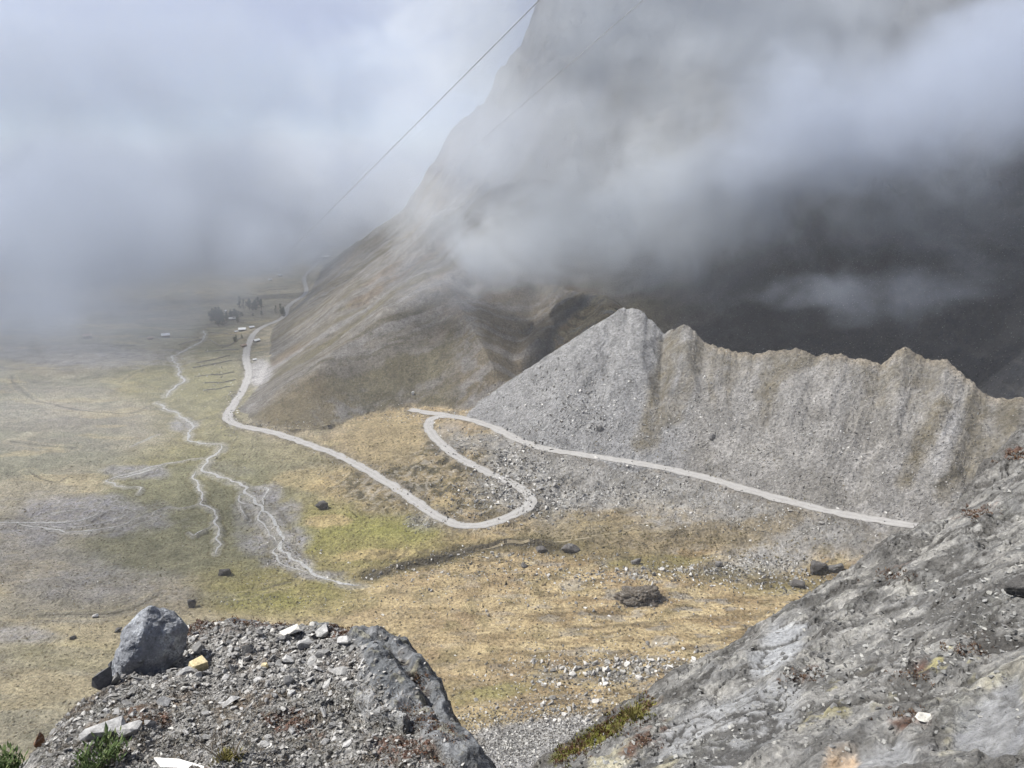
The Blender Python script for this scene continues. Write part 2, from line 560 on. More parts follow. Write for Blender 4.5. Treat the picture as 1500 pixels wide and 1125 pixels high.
# ------------------------------------------------------------------ the height field
def heights(X, Y):
    Rr = np.hypot(X, Y)
    zf = floor0(X, Y)
    # low hummocks and hollows
    far = ss(1500, 3500, Rr)
    zf = zf + fbm(X / 60, Y / 60, 4, 1) * 1.5 + (fbm(X / 16, Y / 16, 3, 2) * 0.55 + fbm(X / 13, Y / 5, 3, 6) * 0.30) * ss(-250, 0, X + .3 * Y)
    # broken toe slope between the hairpins and the terraces
    hum = np.exp(-((X - 45) ** 2 / 170 ** 2 + (Y - 480) ** 2 / 70 ** 2))
    zf = zf + hum * (np.abs(fbm(X / 26, Y / 26, 4, 5)) * 5.0 - 1.6)
    # the hollow behind the moraine
    A0 = np.arctan2(X, Y)
    rc0 = np.interp(A0, np.arctan2(CR[:, 0], CR[:, 1]), np.hypot(CR[:, 0], CR[:, 1]))
    zf = zf - 45 * ss(10, 70, Rr - rc0) * ss(.10, .16, A0)
    # mountain foot
    A = np.arctan2(X, Y)
    wob = fbm(X / 140, Y / 140, 4, 8)
    zms, sds, sls = [], [], []
    for FO, poly in ((FOOT_L, POLY_L), (FOOT_R, POLY_R)):
        sd_, (zb, s1_, s2) = soft_foot(X, Y, FO, poly)
        dd2 = np.maximum(sd_, 0) * (1 + 0.10 * wob)
        zz = zb + s1_ * np.minimum(dd2, 190) + s2 * np.maximum(dd2 - 190, 0)
        zms.append(np.where(sd_ < 0, zb + sd_ * 0.9, zz))
        sds.append(sd_)
        sls.append(s1_)
    zm = -smax(-zms[0], -zms[1], 14.0)
    sd = np.minimum(sds[0], sds[1])
    s1 = np.where(zms[0] < zms[1], sls[0], sls[1])
    dd = np.maximum(sd, 0)
    # gullies and ribs
    amp = ss(10, 90, dd)
    rough = ss(1.0, 1.3, s1)
    q = fbm(X / 70 + 0.3 * fbm(X / 90, Y / 90, 3, 12), Y / 210, 5, 9)
    zm = zm + amp * (1 - rough) * (ridged(Y / 60 + X / 190, X / 300, 4, 14) * 3.4 + q * 6) * (0.55 + ss(150, 400, dd))
    zm = zm + amp * rough * (ridged(X / 75, Y / 150 + 3, 5, 21) * 16 + fbm(X / 24, Y / 24, 4, 23) * 6)
    # horizontal ledges on the head wall
    hi_ = ss(200, 380, dd)
    zm = zm + amp * (rough + 0.25 * hi_) * 4.0 * np.sin(zm / 13.0 + 3.5 * fbm(X / 50, Y / 50, 4, 31))
    zm = zm + hi_ * (np.abs(fbm(X / 36, Y / 36, 5, 33, .6)) * 11 - 4)
    near_sp = (X > SPALL[:, 0].min() - 200) & (X < SPALL[:, 0].max() + 200) & (Y > SPALL[:, 1].min() - 200) & (Y < SPALL[:, 1].max() + 200)
    xs, ys = X[near_sp], Y[near_sp]
    env = np.full(xs.shape, -300.0)
    for p in SPALL:
        env = np.maximum(env, p[2] - .74 * (np.sqrt((xs - p[0]) ** 2 + (ys - p[1]) ** 2 + 25) - 5))
    env = env + fbm(xs / 34, ys / 34, 4, 71) * 2.6 + ridged(xs / 12 - ys / 40, xs / 80, 3, 73) * .8
    zs_ = np.full(X.shape, -300.0)
    zs_[near_sp] = env
    zm = smax(zm, zs_, 6.0)
    gl = np.array([at_r(862, 470, 715), at_r(842, 505, 695), at_r(815, 545, 668), at_r(785, 578, 640)])
    dgl = dist_poly(X, Y, gl, maxd=80)
    zm = zm - 15 * np.exp(-np.minimum(dgl, 80) ** 2 / 15. ** 2)
    z = smax(zf, zm, 5.0)
    k_m = (zm > zf)
    # moraine
    dc, tc = dist_poly(X, Y, CR, True, 220)
    ca = np.arctan2(CR[:, 0], CR[:, 1])
    crr = np.hypot(CR[:, 0], CR[:, 1])
    rc = np.interp(A, ca, crr)
    zc = np.interp(A, ca, CR[:, 2])
    along_s = np.interp(A, ca, np.arange(len(CR)) * 2.5)
    zc = zc + 1.5 * fbm(along_s / 11., along_s * 0 + 2.2, 4, 47, .7) * np.exp(-dc / 14.)
    front = Rr < rc
    w1 = along_s + 0.28 * dc + 4.0 * pn(X / 40, Y / 40, 40)
    gul = fbm(w1 / 13.0, dc / 150.0, 5, 41, .6) + .35
    gam = ss(2, 30, dc) * (1 - 0.5 * ss(60, 110, dc))
    scree_cone = ss(95, 55, along_s)                     # the loose grey cone at the near end
    zmo = zc - np.where(front, 0.70, 0.75) * dc + gam * (0.35 + 1.0 * (1 - scree_cone)) * (gul - 0.3) * ss(.0, 1., .6 + pn(X / 50, Y / 50, 46))
    zmo = zmo + gam * (1 - scree_cone) * .55 * ridged(w1 / 6.5, dc / 90., 3, 45)
    zmo = zmo + fbm(X / 9, Y / 9, 4, 44) * (0.35 + 0.75 * scree_cone) * ss(3, 15, dc)
    r_rd = np.interp(A, _ra_az[_o], np.hypot(RB[:, 0], RB[:, 1])[_o])
    zmo = zmo - 1.6 * np.maximum(0, r_rd - Rr)
    zmo = np.where(zmo < -30, -30, zmo)
    k_c = zmo > z
    z = smax(z, zmo, 3.0)
    # road beds with cut and fill
    for L, hw in ((RA, 4.5), (RB, 4.9)):
        dr, tr = dist_poly(X, Y, L, True, 70)
        r0 = np.clip(tr.astype(int), 0, len(L) - 2)
        fz = tr - r0
        zr = L[r0, 2] * (1 - fz) + L[r0 + 1, 2] * fz
        e = np.maximum(dr - hw, 0)
        z = np.clip(z, zr - 0.62 * e - 0.12, zr + 0.95 * e - 0.12) * (e < 60) + z * (e >= 60)
    # stream beds
    dst = np.full(X.shape, 1e9)
    for k, (L, w) in STREAMS.items():
        d_, t_ = dist_poly(X, Y, L, True, 40)
        i_ = np.clip(t_.astype(int), 0, len(L) - 2)
        f_ = t_ - i_
        zl = L[i_, 2] * (1 - f_) + L[i_ + 1, 2] * f_
        m = ss(16, w * 0.6, d_)
        z = z * (1 - m) + np.minimum(z, zl - 0.1) * m
        # the bed follows the line closely so that the water is not buried
        m2 = ss(w * 5, w * 1.1, d_)
        z = z * (1 - m2) + (zl - 0.18) * m2
        dst = np.minimum(dst, d_ / w)
    # bank
    db, tb = dist_poly(X, Y, BANK, True, 40)
    side = ss(9, 0, db)
    z = z + side * 3.0 * (.7 + .6 * pn(X / 15, Y / 15, 70)) - ss(4.5, 0, np.abs(db - 3.5)) * 1.8
    # steep ground under the viewpoint
    near = CZ - 5.0 - 1.10 * Rr + 0.02 * Rr * fbm(X / 30, Y / 30, 3, 60)
    z = smax(z, near, 6.0)
    return dict(z=z, zf=zf, sd=sd, dc=dc, along=along_s, front=front, k_m=k_m, k_c=k_c, dst=dst, db=db, rough=rough, Rr=Rr, cone=scree_cone, gul=gul, dd=dd)


def _build_grid(q=1.0):
    th = np.linspace(R(-50), R(50), int(1300 * q))
    seg = [(2.5, 16, 8), (16, 215, 45), (215, 480, 270), (480, 770, 300), (770, 1300, 230), (1300, 5200, 130)]
    rr = []
    for i, (a, b, n) in enumerate(seg):
        n = max(4, int(n * q))
        if i == 5:
            rr.append(np.geomspace(a, b, n))
        else:
            rr.append(np.linspace(a, b, n, endpoint=False))
    rr = np.concatenate(rr)
    return th, rr


TH, RRG = _build_grid(GQ)
_T, _Rg = np.meshgrid(TH, RRG)
GX_, GY_ = _Rg * np.sin(_T), _Rg * np.cos(_T)
H = heights(GX_, GY_)
GZ_ = H['z']


def ground_z(x, y):
    """height of the built sheet under a point (bilinear)"""
    a, r = math.atan2(x, y), math.hypot(x, y)
    i = np.clip(np.searchsorted(RRG, r) - 1, 0, len(RRG) - 2)
    fa = (a - TH[0]) / (TH[1] - TH[0])
    j = int(np.clip(fa, 0, len(TH) - 2))
    fx = fa - j
    fy = (r - RRG[i]) / (RRG[i + 1] - RRG[i])
    g = GZ_
    return float((g[i, j] * (1 - fx) + g[i, j + 1] * fx) * (1 - fy) + (g[i + 1, j] * (1 - fx) + g[i + 1, j + 1] * fx) * fy)


def hit(u, v, rmin=200.0):
    """the first point of the ground that a pixel of the photograph looks at"""
    a, td = pol(u, v)
    fa = (a - TH[0]) / (TH[1] - TH[0])
    j = int(np.clip(fa, 0, len(TH) - 2))
    fx = fa - j
    col = GZ_[:, j] * (1 - fx) + GZ_[:, j + 1] * fx
    line = CZ - td * RRG
    ok = np.nonzero((col >= line) & (RRG > rmin))[0]
    if len(ok) == 0:
        return None
    i = max(1, ok[0])
    d0, d1 = line[i - 1] - col[i - 1], line[i] - col[i]
    t = d0 / (d0 - d1 + 1e-9)
    t = min(max(t, 0), 1)
    r = RRG[i - 1] + t * (RRG[i] - RRG[i - 1])
    return Vector((r * math.sin(a), r * math.cos(a), float(col[i - 1] + t * (col[i] - col[i - 1]))))
# ------------------------------------------------------------------ ground cover: which material lies where, fixed to the ground
X_, Y_ = GX_, GY_
GU, GV = project(X_, Y_, GZ_)
n1 = fbm(X_ / 45, Y_ / 45, 5, 101)
n2 = fbm(X_ / 14, Y_ / 14, 4, 102)
n3 = fbm(X_ / 5, Y_ / 5, 3, 103)
n4 = fbm(X_ / 160, Y_ / 160, 4, 104)
n5 = ridged(X_ / 22, Y_ / 10, 4, 105)
C = lambda *c: np.array(c, float)
alb = np.zeros(X_.shape + (3,))


def lay(col, m):
    global alb
    m = np.clip(m, 0, 1)[..., None]
    alb = alb * (1 - m) + np.asarray(col) * m


def patch(u, v, ru, rv, z=0.0, edge=0.35, nz=0.5):
    """a patch of ground cover centred where pixel u,v meets the ground, sized ru x rv picture pixels, with a ragged outline"""
    c = hit(u, v) or Vector(at_z(u, v, z))
    e1 = np.array(at_z(u + ru, v, c.z)) - np.array(c)
    e2 = np.array(at_z(u, v - rv, c.z)) - np.array(c)
    a, b = np.hypot(e1[0], e1[1]), np.hypot(e2[0], e2[1])
    ex, ey = e1[:2] / a, e2[:2] / b
    det = ex[0] * ey[1] - ex[1] * ey[0]
    dx, dy = X_ - c.x, Y_ - c.y
    p = (dx * ey[1] - dy * ey[0]) / det / a
    q = (ex[0] * dy - ex[1] * dx) / det / b
    rr = np.sqrt(p * p + q * q) + nz * 0.5 * (0.6 * n1 + 0.5 * n2 + 0.3 * n3)
    return ss(1 + edge, 1 - edge, rr)


TAN, TAN2 = C(.36, .285, .165), C(.29, .22, .13)
GREEN, DULL = C(.205, .185, .075), C(.165, .16, .10)
OLIVE, BROWN = C(.15, .125, .065), C(.105, .075, .045)
GRAV, SCREE = C(.245, .24, .23), C(.215, .208, .197)
DARK = C(.055, .05, .04)
# pasture
alb[:] = TAN
lay(TAN2, ss(-.2, .6, n1))
lay(C(.37, .30, .17), ss(.15, .7, n2) * .6)
lay(C(.22, .165, .09), ss(.25, .8, fbm(X_ / 30, Y_ / 9, 4, 120)) * .55)
lay(OLIVE, ss(.2, .5, n2 + .4 * n1) * .5)
E_ = ss(-100, 60, X_ + .2 * (Y_ - 350))
lay(C(.20, .145, .08), E_ * ss(.1, .35, fbm(X_ / 38, Y_ / 11, 5, 122)) * .7)
lay(C(.40, .33, .20), E_ * ss(.15, .4, fbm(X_ / 26, Y_ / 8, 5, 123)) * .6)
lay(C(.11, .085, .05), E_ * ss(.32, .5, fbm(X_ / 20, Y_ / 6, 5, 124)) * .7)
lay(C(.25, .235, .21), E_ * ss(.28, .5, fbm(X_ / 18, Y_ / 8, 5, 125)) * .6)
# west pasture, paler and greyer
W = ss(-60, -230, X_ + .12 * (Y_ - 400))
lay(C(.24, .222, .17), W * .9)
lay(C(.18, .178, .13), W * ss(-.1, .6, n4 + .4 * n1) * .8)
lay(C(.19, .175, .14), W * ss(.1, .6, fbm(X_ / 120, Y_ / 35, 4, 121)) * .7)
lay(C(.32, .27, .165), W * ss(.2, .6, fbm(X_ / 90, Y_ / 30, 4, 131)) * .6)
# green flats by the water
for a in ((520, 775, 125, 50, 1.0), (470, 765, 95, 60, .7), (400, 855, 115, 44, 1.0), (350, 830, 60, 40, .6), (260, 720, 90, 50, .5), (420, 880, 120, 30, .6), (560, 800, 110, 28, .6), (960, 822, 75, 9, 1.0), (1080, 838, 60, 8, .6), (1150, 860, 70, 10, .5),
          (640, 790, 60, 14, .35), (250, 560, 90, 30, .7), (300, 600, 60, 60, .6), (270, 690, 110, 40, .55), (330, 570, 40, 40, .5), (215, 712, 40, 14, .6), (870, 985, 70, 10, .3), (690, 1020, 60, 18, .55), (100, 960, 110, 26, .35)):
    lay(GREEN, patch(*a[:4]) * a[4] * (.75 + .35 * n2))
for a in ((280, 730, 130, 55, .95), (250, 800, 140, 48, .85), (420, 690, 90, 40, .6), (300, 540, 90, 60, .5), (330, 660, 60, 30, .4)):
    lay(DULL, patch(*a[:4]) * a[4])
for a in ((540, 768, 110, 16, .8), (600, 780, 60, 14, .7), (480, 795, 70, 12, .5), (390, 880, 60, 14, .5)):
    lay(C(.19, .185, .06), patch(*a[:4]) * a[4] * .8)
for a in ((480, 762, 34, 9, .8), (520, 710, 60, 20, .7), (560, 735, 40, 12, .6), (450, 700, 50, 16, .4), (545, 812, 60, 8, .6)):
    lay(C(.36, .28, .15), patch(*a[:4]) * a[4])
# gravel and mud by the braids
for a in ((120, 752, 120, 26, .95), (40, 775, 80, 18, .8), (200, 690, 45, 9, .9), (395, 722, 22, 12, .8), (385, 745, 36, 24, .7), (425, 752, 20, 18, .8), (405, 790, 50, 22, .8), (425, 822, 34, 14, .9), (470, 842, 36, 7, .8), (430, 800, 16, 16, .6),
          (270, 622, 20, 12, .9), (130, 520, 130, 18, .75), (50, 600, 90, 14, .2), (60, 830, 110, 40, .45), (180, 850, 90, 22, .4), (20, 930, 60, 16, .6), (180, 870, 150, 14, .35), (330, 690, 40, 12, .2)):
    lay(C(.235, .23, .24), patch(*a[:4], nz=.9) * a[4] * (.8 + .4 * n3))
st = H['dst']
lay(C(.30, .29, .265), ss(4.0, 1.4, st + 1.3 * n3 + .9 * n2) * .55)
lay(OLIVE * .8, ss(1.2, 0, np.abs(st - 4.5 + n2)) * .35)
for L in DITCH:
    dl = dist_poly(X_, Y_, L, maxd=20)
    lay(C(.09, .08, .06), ss(1.3, .3, dl + .8 * n3) * .7)
    lay(C(.34, .3, .2), ss(2.0, 0, np.abs(dl - 4.5)) * .35)
# the toe slopes between the roads: rough, dark tussock, rubble
T_ = np.exp(-(((X_ - 40) / 190) ** 2 + ((Y_ - 495) / 75) ** 2) * 1.2)
toe = ss(.25, .6, T_ + .15 * n1)
lay(C(.20, .165, .105), toe * .8)
lay(OLIVE * .85, toe * ss(-.2, .3, n2 + .5 * n3) * .85)
lay(DARK, toe * ss(.2, .5, n3 + .7 * n2) * .8)
lay(C(.27, .255, .225), toe * ss(.15, .5, -n3 + .4 * n1) * .6)
lay(C(.245, .2, .12), patch(565, 640, 60, 32) * .85)
lay(C(.30, .24, .16), patch(675, 624, 32, 7) * .9)
# rubble round the upper road and below it
for a in ((760, 690, 60, 40, .95), (720, 645, 60, 10, .7), (830, 700, 70, 30, .8), (660, 640, 22, 20, .6), (850, 730, 60, 18, .5), (810, 770, 30, 20, .4), (940, 715, 110, 22, .85), (620, 765, 26, 12, .6), (1050, 740, 120, 24, .85), (1180, 775, 120, 20, .8), (1090, 832, 90, 12, .6), (1130, 822, 60, 14, .6)):
    lay(GRAV * (.9 + .1 * a[4]), patch(*a[:4]) * a[4] * (.85 + .3 * n3))
# the fill slope under the upper road
drB, _tb = dist_poly(X_, Y_, RB, True, 80)
below = (X_ * np.interp(_tb, np.arange(len(RB)), RB[:, 1]) * 0 + np.hypot(X_, Y_)) < np.interp(np.arctan2(X_, Y_), _ra_az[_o], np.hypot(RB[:, 0], RB[:, 1])[_o])
fill = ss(34, 16, drB + 5 * n2) * below * ss(-40, 60, X_)
lay(C(.205, .2, .19), fill * .9)
lay(C(.17, .14, .09), patch(980, 790, 190, 14, nz=1.2) * .8)
lay(C(.09, .075, .05), patch(950, 792, 200, 12, nz=1.6) * ss(.0, .4, n3 + .5 * n2) * .8)
lay(C(.16, .135, .085), patch(850, 775, 90, 18, nz=1.2) * .7)
lay(C(.10, .08, .05), patch(660, 812, 150, 16, nz=1.6) * ss(-.1, .4, n3 + .5 * n2) * .7)
lay(C(.13, .12, .10), fill * ss(.2, .7, n3 + .5 * n2) * .6)
# rubble thrown off the road edges
for L in (RA, RB):
    dv = dist_poly(X_, Y_, L, maxd=30)
    lay(C(.12, .105, .085), ss(11, 5, dv + 4.5 * n3 + 3 * n2) * (.45 + .5 * n2))
    lay(C(.29, .28, .265), ss(8, 4, dv + 3.5 * n3) * ss(0, .4, n3 - .3 * n2) * .8)
# brook gully
lay(DARK, ss(8.5, 3.5, H['db'] + 3.0 * n3 + 2.5 * n2) * .9)
lay(OLIVE, ss(12, 6, H['db'] + 2.5 * n2) * .5 * (H['db'] > 4))
_bk = world_line([(830, 806, 3), (880, 812, 4), (960, 828, 5), (1060, 846, 6), (1190, 852, 9)], 3)
_db = dist_poly(X_, Y_, _bk, maxd=30)
lay(DARK, ss(6, 2, _db + 4 * n3 + 4 * n2) * ss(-.3, .2, n2 + .3 * n3) * .85)
lay(OLIVE * .9, ss(14, 6, _db + 4 * n2) * .5)
# tan meadow mottling and stones colour near the viewpoint
lay(C(.205, .2, .19), patch(900, 985, 160, 26, nz=1.4) * ss(-.2, .4, n3 + .4 * n2) * .75)
lay(C(.27, .265, .26), patch(820, 1075, 120, 40, nz=1.0) * .95)
lay(C(.27, .265, .26), patch(740, 1110, 120, 40, nz=.6))
lay(C(.20, .2, .08), patch(730, 1010, 60, 18, nz=1.2) * .5)
lay(C(.10, .09, .075), patch(940, 876, 34, 13, nz=.6) * .95)
# little dark tussocks all over
tus = ss(.62, .85, fbm(X_ / 2.6, Y_ / 2.6, 2, 130) + .35 * n1)
lay(C(.12, .095, .05), tus * ss(700, 350, H['Rr']) * .6)

# ------------------------------------------------------------------ mountain flank
mf = ss(-3, 6, H['sd'] + 2 * n2) * H['k_m']
fl = mf * (1 - H['rough'])
flank = C(.160, .146, .124)
lay(flank, mf)
# fall-line streaks: grey scree threads and olive turf, running down slope (towards -x, slightly -y)
sx = Y_ / 13 - X_ / 42
sy = X_ / 260 + Y_ / 300
streak = fbm(sx + .6 * n4, sy, 4, 140)
streak2 = fbm(sx * .35 + .4 * n4, sy * .6, 4, 141)
lay(C(.205, .195, .18), fl * ss(.0, .4, streak + .25 * n3) * .8)
lay(C(.13, .115, .07), fl * ss(.0, .4, -streak2 + .25 * n2) * .85)
lay(C(.20, .15, .105), fl * ss(.25, .7, n4 + .3 * n1) * .5)
lay(C(.215, .208, .20), fl * ss(.2, .5, streak2 + .2 * n2) * .75)
lay(C(.10, .088, .06), fl * ss(.2, .55, -streak + .3 * n2) * .7)
lay(C(.075, .068, .048), fl * ss(.35, .7, n3 + .5 * n2 + .2 * streak) * .6)
lay(C(.31, .30, .295), patch(381, 546, 18, 24, nz=.6) * .95)
lay(C(.17, .14, .085), fl * patch(440, 610, 70, 24) * .7)
spur = patch(790, 500, 110, 75)
lay(C(.15, .125, .09), fl * spur * .8)
lay(C(.21, .20, .19), fl * spur * ss(.0, .4, streak + .2 * n3) * .7)
lay(C(.062, .062, .064), mf * patch(845, 535, 30, 34, nz=.4) * .8)  # shade of the gully beside the cone, painted as a dark patch
lay(C(.23, .225, .22), fl * ss(.15, .6, n2 + .3) * (.6 * patch(690, 545, 20, 45, nz=1.0) + .7 * patch(520, 620, 60, 14, nz=1.2)))
# cliffs
cl = mf * np.clip(H['rough'] + ss(230, 380, H['dd'] + 40 * n1), 0, 1)
strat = fbm(X_ / 130, GZ_ / 9 + .8 * n2, 4, 150)
low_ = np.clip(H['rough'] + .25, 0, 1) * ss(.115, .15, np.arctan2(X_, Y_))      # dark cirque rock painted nearly black to imitate the cloud shade on it
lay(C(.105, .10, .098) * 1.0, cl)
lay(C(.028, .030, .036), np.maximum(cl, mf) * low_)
lay(C(.175, .16, .14), cl * ss(.05, .5, strat + .5 * n4) * (.7 - .5 * low_))
lay(C(.045, .045, .045), cl * ss(.2, .7, n5 * .6 + n2 * .5) * .6)
lay(C(.20, .19, .175), cl * (1 - .75 * low_) * ss(.45, .8, fbm(X_ / 40, GZ_ / 20, 4, 152) + .2) * .7)

alb = alb * (1 - (.24 * np.clip(np.maximum(mf, cl) * (1 - low_), 0, 1)))[..., None]      # flank and cliff colours darkened evenly outside the cirque
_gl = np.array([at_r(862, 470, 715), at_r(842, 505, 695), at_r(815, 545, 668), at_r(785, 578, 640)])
lay(C(.055, .055, .057), mf * ss(20, 8, dist_poly(X_, Y_, _gl, maxd=60) + 4 * n2) * .85)  # gully shade painted into the colour along its line
# the hollow behind the moraine, its shadow painted as a near-black colour
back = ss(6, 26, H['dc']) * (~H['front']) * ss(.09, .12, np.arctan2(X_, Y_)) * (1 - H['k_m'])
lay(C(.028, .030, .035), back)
# ------------------------------------------------------------------ moraine
mm = H['k_c'] & (H['dc'] < 170)
m_ = mm.astype(float)
cone = H['cone']
lay(SCREE, m_)
u_ = H['along'] + 6 * n1
down = H['dc']
lay(C(.27, .26, .245), m_ * ss(.0, .4, fbm(u_ / 8 + n2, down / 30, 5, 160)) * .4)
lay(C(.14, .132, .118), m_ * ss(.15, .5, fbm(X_ / 30, Y_ / 30, 5, 166) + .25 * n3) * .55)
lay(C(.15, .143, .13), m_ * ss(.05, .4, fbm(u_ / 11 + 7 + .8 * n2, down / 60, 5, 161)) * .4)
lay(C(.215, .217, .22), m_ * cone * .7)
lay(C(.13, .13, .13), m_ * cone * ss(.35, .8, n3 + .6 * n2) * .6)
veg = C(.125, .11, .08)
top = ss(.1, .75, fbm(u_ / 20, down / 160, 4, 163) * .9 + .55 - down / 55.)
lay(veg, m_ * (1 - cone) * top * .7 * (.7 + .5 * n3))
lay(C(.20, .17, .125), m_ * (1 - cone) * ss(7, 1, down) * .6)


def strip(pts, wid, k, col=veg):
    L = np.array([np.array(hit(*p)) for p in pts])
    d_ = dist_poly(X_, Y_, L, maxd=40) + 3.0 * n2 + 1.5 * n3
    lay(col, m_ * ss(wid, wid * .45, d_) * k * (.8 + .4 * n3))


strip([(985, 492), (975, 540), (965, 590), (950, 640)], 12, .9)
strip([(1020, 510), (1005, 560), (985, 610)], 10, .7)
strip([(1120, 575), (1150, 545), (1190, 525)], 8, .75)
strip([(1385, 590), (1365, 630), (1345, 670), (1330, 700)], 6.5, .95)
strip([(1430, 590), (1425, 640), (1410, 680), (1390, 710)], 9, .8)
strip([(1480, 600), (1470, 640), (1440, 690)], 9, .8)
strip([(1365, 715), (1385, 705), (1400, 690)], 3.4, 1.0, DARK)
strip([(1400, 610), (1385, 650), (1372, 690)], 5, .8, C(.27, .265, .26))

# ------------------------------------------------------------------ loose stones are lighter than the turf
co = np.stack([GX_, GY_, GZ_], -1).reshape(-1, 3)
nr, nt = GX_.shape
idx = np.arange(nr * nt).reshape(nr, nt)
Q = np.stack([idx[:-1, :-1], idx[:-1, 1:], idx[1:, 1:], idx[1:, :-1]], -1)      # seen from above: counter-clockwise
zone = np.where(mm, 2, np.where((H['sd'] > 0) & H['k_m'], 1, 0))
zq = zone[:-1, :-1]
rockmask = np.clip(cl + m_ * .9 + fl * .55 + patch(800, 1080, 150, 50) * .8 + toe * .5 + fill * .8, 0, 1)
grass = np.clip(1 - rockmask, 0, 1)
ATT = dict(alb=np.clip(alb, .02, .6).reshape(-1, 3), rocky=rockmask.reshape(-1))


def sub_mesh(name, sel):
    f = Q[sel].reshape(-1, 4)
    used = np.zeros(len(co), bool)
    used[f.ravel()] = True
    remap = np.cumsum(used) - 1
    return mesh_np(name, co[used], remap[f][:, ::-1], True, {k: v[used] for k, v in ATT.items()})


def ground_material():
    m, t = newmat('ground_cover')
    P = t.pos()
    a = t.attr('alb').outputs['Color']
    rk = t.attr('rocky').outputs['Fac']
    fine = t.noise(P, .55, 6, .65)
    mid = t.noise(P, .09, 5, .6)
    v1 = t.rng(fine, .34, .66, .62, 1.38)
    v2 = t.rng(mid, .36, .64, .8, 1.2)
    k = t.math('MULTIPLY', v1, v2)
    col = t.mix(1.0, a, k, 'MULTIPLY')
    # single stones in the rubble
    vo = t.voro(P, .55)
    st = t.rng(vo.outputs['Distance'], .12, .3, 1.0, 0.0)
    pick = t.rng(vo.outputs['Color'], .42, .5)
    stm = t.math('MULTIPLY', t.math('MULTIPLY', st, pick), rk)
    scol = t.ramp(vo.outputs['Color'], [(.42, (.075, .073, .07)), (.62, (.14, .137, .13)), (.8, (.30, .293, .28)), (1, (.50, .49, .47))])
    col = t.mix(t.math('MULTIPLY', stm, .85), col, scol)
    # tussocks in the turf
    vt = t.voro(P, .42)
    tu = t.math('MULTIPLY', t.rng(vt.outputs['Distance'], .1, .36, 1, 0), t.rng(vt.outputs['Color'], .5, .6))
    tu = t.math('MULTIPLY', tu, t.math('SUBTRACT', 1.0, rk))
    col = t.mix(t.math('MULTIPLY', tu, .6), col, (.09, .072, .035, 1))
    h = t.math('ADD', t.math('MULTIPLY', fine, 1.0), t.math('MULTIPLY', stm, .55))
    h = t.math('ADD', h, t.math('MULTIPLY', tu, .4))
    nrm = t.bump(h, 1.0, 2.4)
    t.bsdf(col, .95, .12, nrm)
    return m


M_GROUND = ground_material()
for nm, zi in (('ground', 0), ('mountain', 1), ('moraine_slope', 2)):
    ob = link(nm, sub_mesh(nm, zq == zi), M_GROUND)
    tag(ob, kind='structure')


# ------------------------------------------------------------------ roads, tracks and water as thin sheets on the ground
def ribbon(name, L, half, mat, lift=.06, cuts=5, wn=.12, parent=None, drape=False, taper=False, seed=0):
    L = np.asarray(L)
    t = np.gradient(L[:, :2], axis=0)
    t /= np.linalg.norm(t, axis=1)[:, None] + 1e-9
    nn = np.stack([t[:, 1], -t[:, 0]], 1)
    n = len(L)
    s = np.arange(n)
    wl = half * np.maximum(.35, 1 + wn * fbm(s / 5.0, s * 0 + 3.1, 4, 200 + seed, .65))
    wr = half * np.maximum(.35, 1 + wn * fbm(s / 5.0, s * 0 + 9.1, 4, 205 + seed, .65))
    if taper:
        k = np.minimum(1, np.minimum(s + 1, n - s) / 6.0)
        wl, wr = wl * k, wr * k
    rows = []
    for c in np.linspace(-1, 1, cuts):
        w = np.where(c < 0, wl, wr) * c
        xy = L[:, :2] + nn * w[:, None]
        if drape:
            z = np.array([ground_z(a, b) for a, b in xy]) + lift
        else:
            z = L[:, 2] + lift + 0.10 * (1 - c * c)
        rows.append(np.column_stack([xy, z]))
    V = np.stack(rows, 1).reshape(-1, 3)
    id_ = np.arange(n * cuts).reshape(n, cuts)
    f = np.stack([id_[:-1, :-1], id_[:-1, 1:], id_[1:, 1:], id_[1:, :-1]], -1).reshape(-1, 4)
    cc = np.tile(np.linspace(-1, 1, cuts), n)
    return mesh_np(name, V, f[:, ::-1], True, dict(cross=cc))


def road_material():
    m, t = newmat('gravel_road')
    P = t.pos()
    c = t.math('ABSOLUTE', t.attr('cross').outputs['Fac'])
    nz = t.noise(P, .25, 5, .6)
    f2 = t.noise(P, 1.4, 5, .7)
    col = t.ramp(nz, [(.3, (.25, .243, .233)), (.7, (.33, .324, .312))])
    col = t.mix(t.rng(f2, .35, .75, .0, .35), col, (.22, .21, .2, 1))
    # wheel tracks paler, crown and verge a little darker
    wt = t.math('ABSOLUTE', t.math('SUBTRACT', c, .42))
    col = t.mix(t.rng(wt, .0, .22, .35, 0), col, (.38, .373, .36, 1))
    vg = t.math('ADD', c, t.rng(nz, .3, .7, -.18, .18))
    col = t.mix(t.rng(vg, .84, 1.05, 0, .8), col, (.2, .19, .17, 1))
    t.bsdf(col, .95, .1, t.bump(f2, .4, .3))
    return m


def water_material():
    m, t = newmat('stream_water')
    P = t.pos()
    c = t.math('ABSOLUTE', t.attr('cross').outputs['Fac'])
    nz = t.noise(P, .9, 4, .6)
    col = t.ramp(nz, [(.35, (.19, .188, .18)), (.52, (.31, .31, .30)), (.72, (.50, .51, .51))])
    col = t.mix(t.rng(t.math('ADD', c, t.rng(nz, .3, .7, -.3, .3)), .5, .95), col, (.29, .275, .24, 1))
    t.bsdf(col, .35, .5, t.bump(nz, .25, .2))
    return m


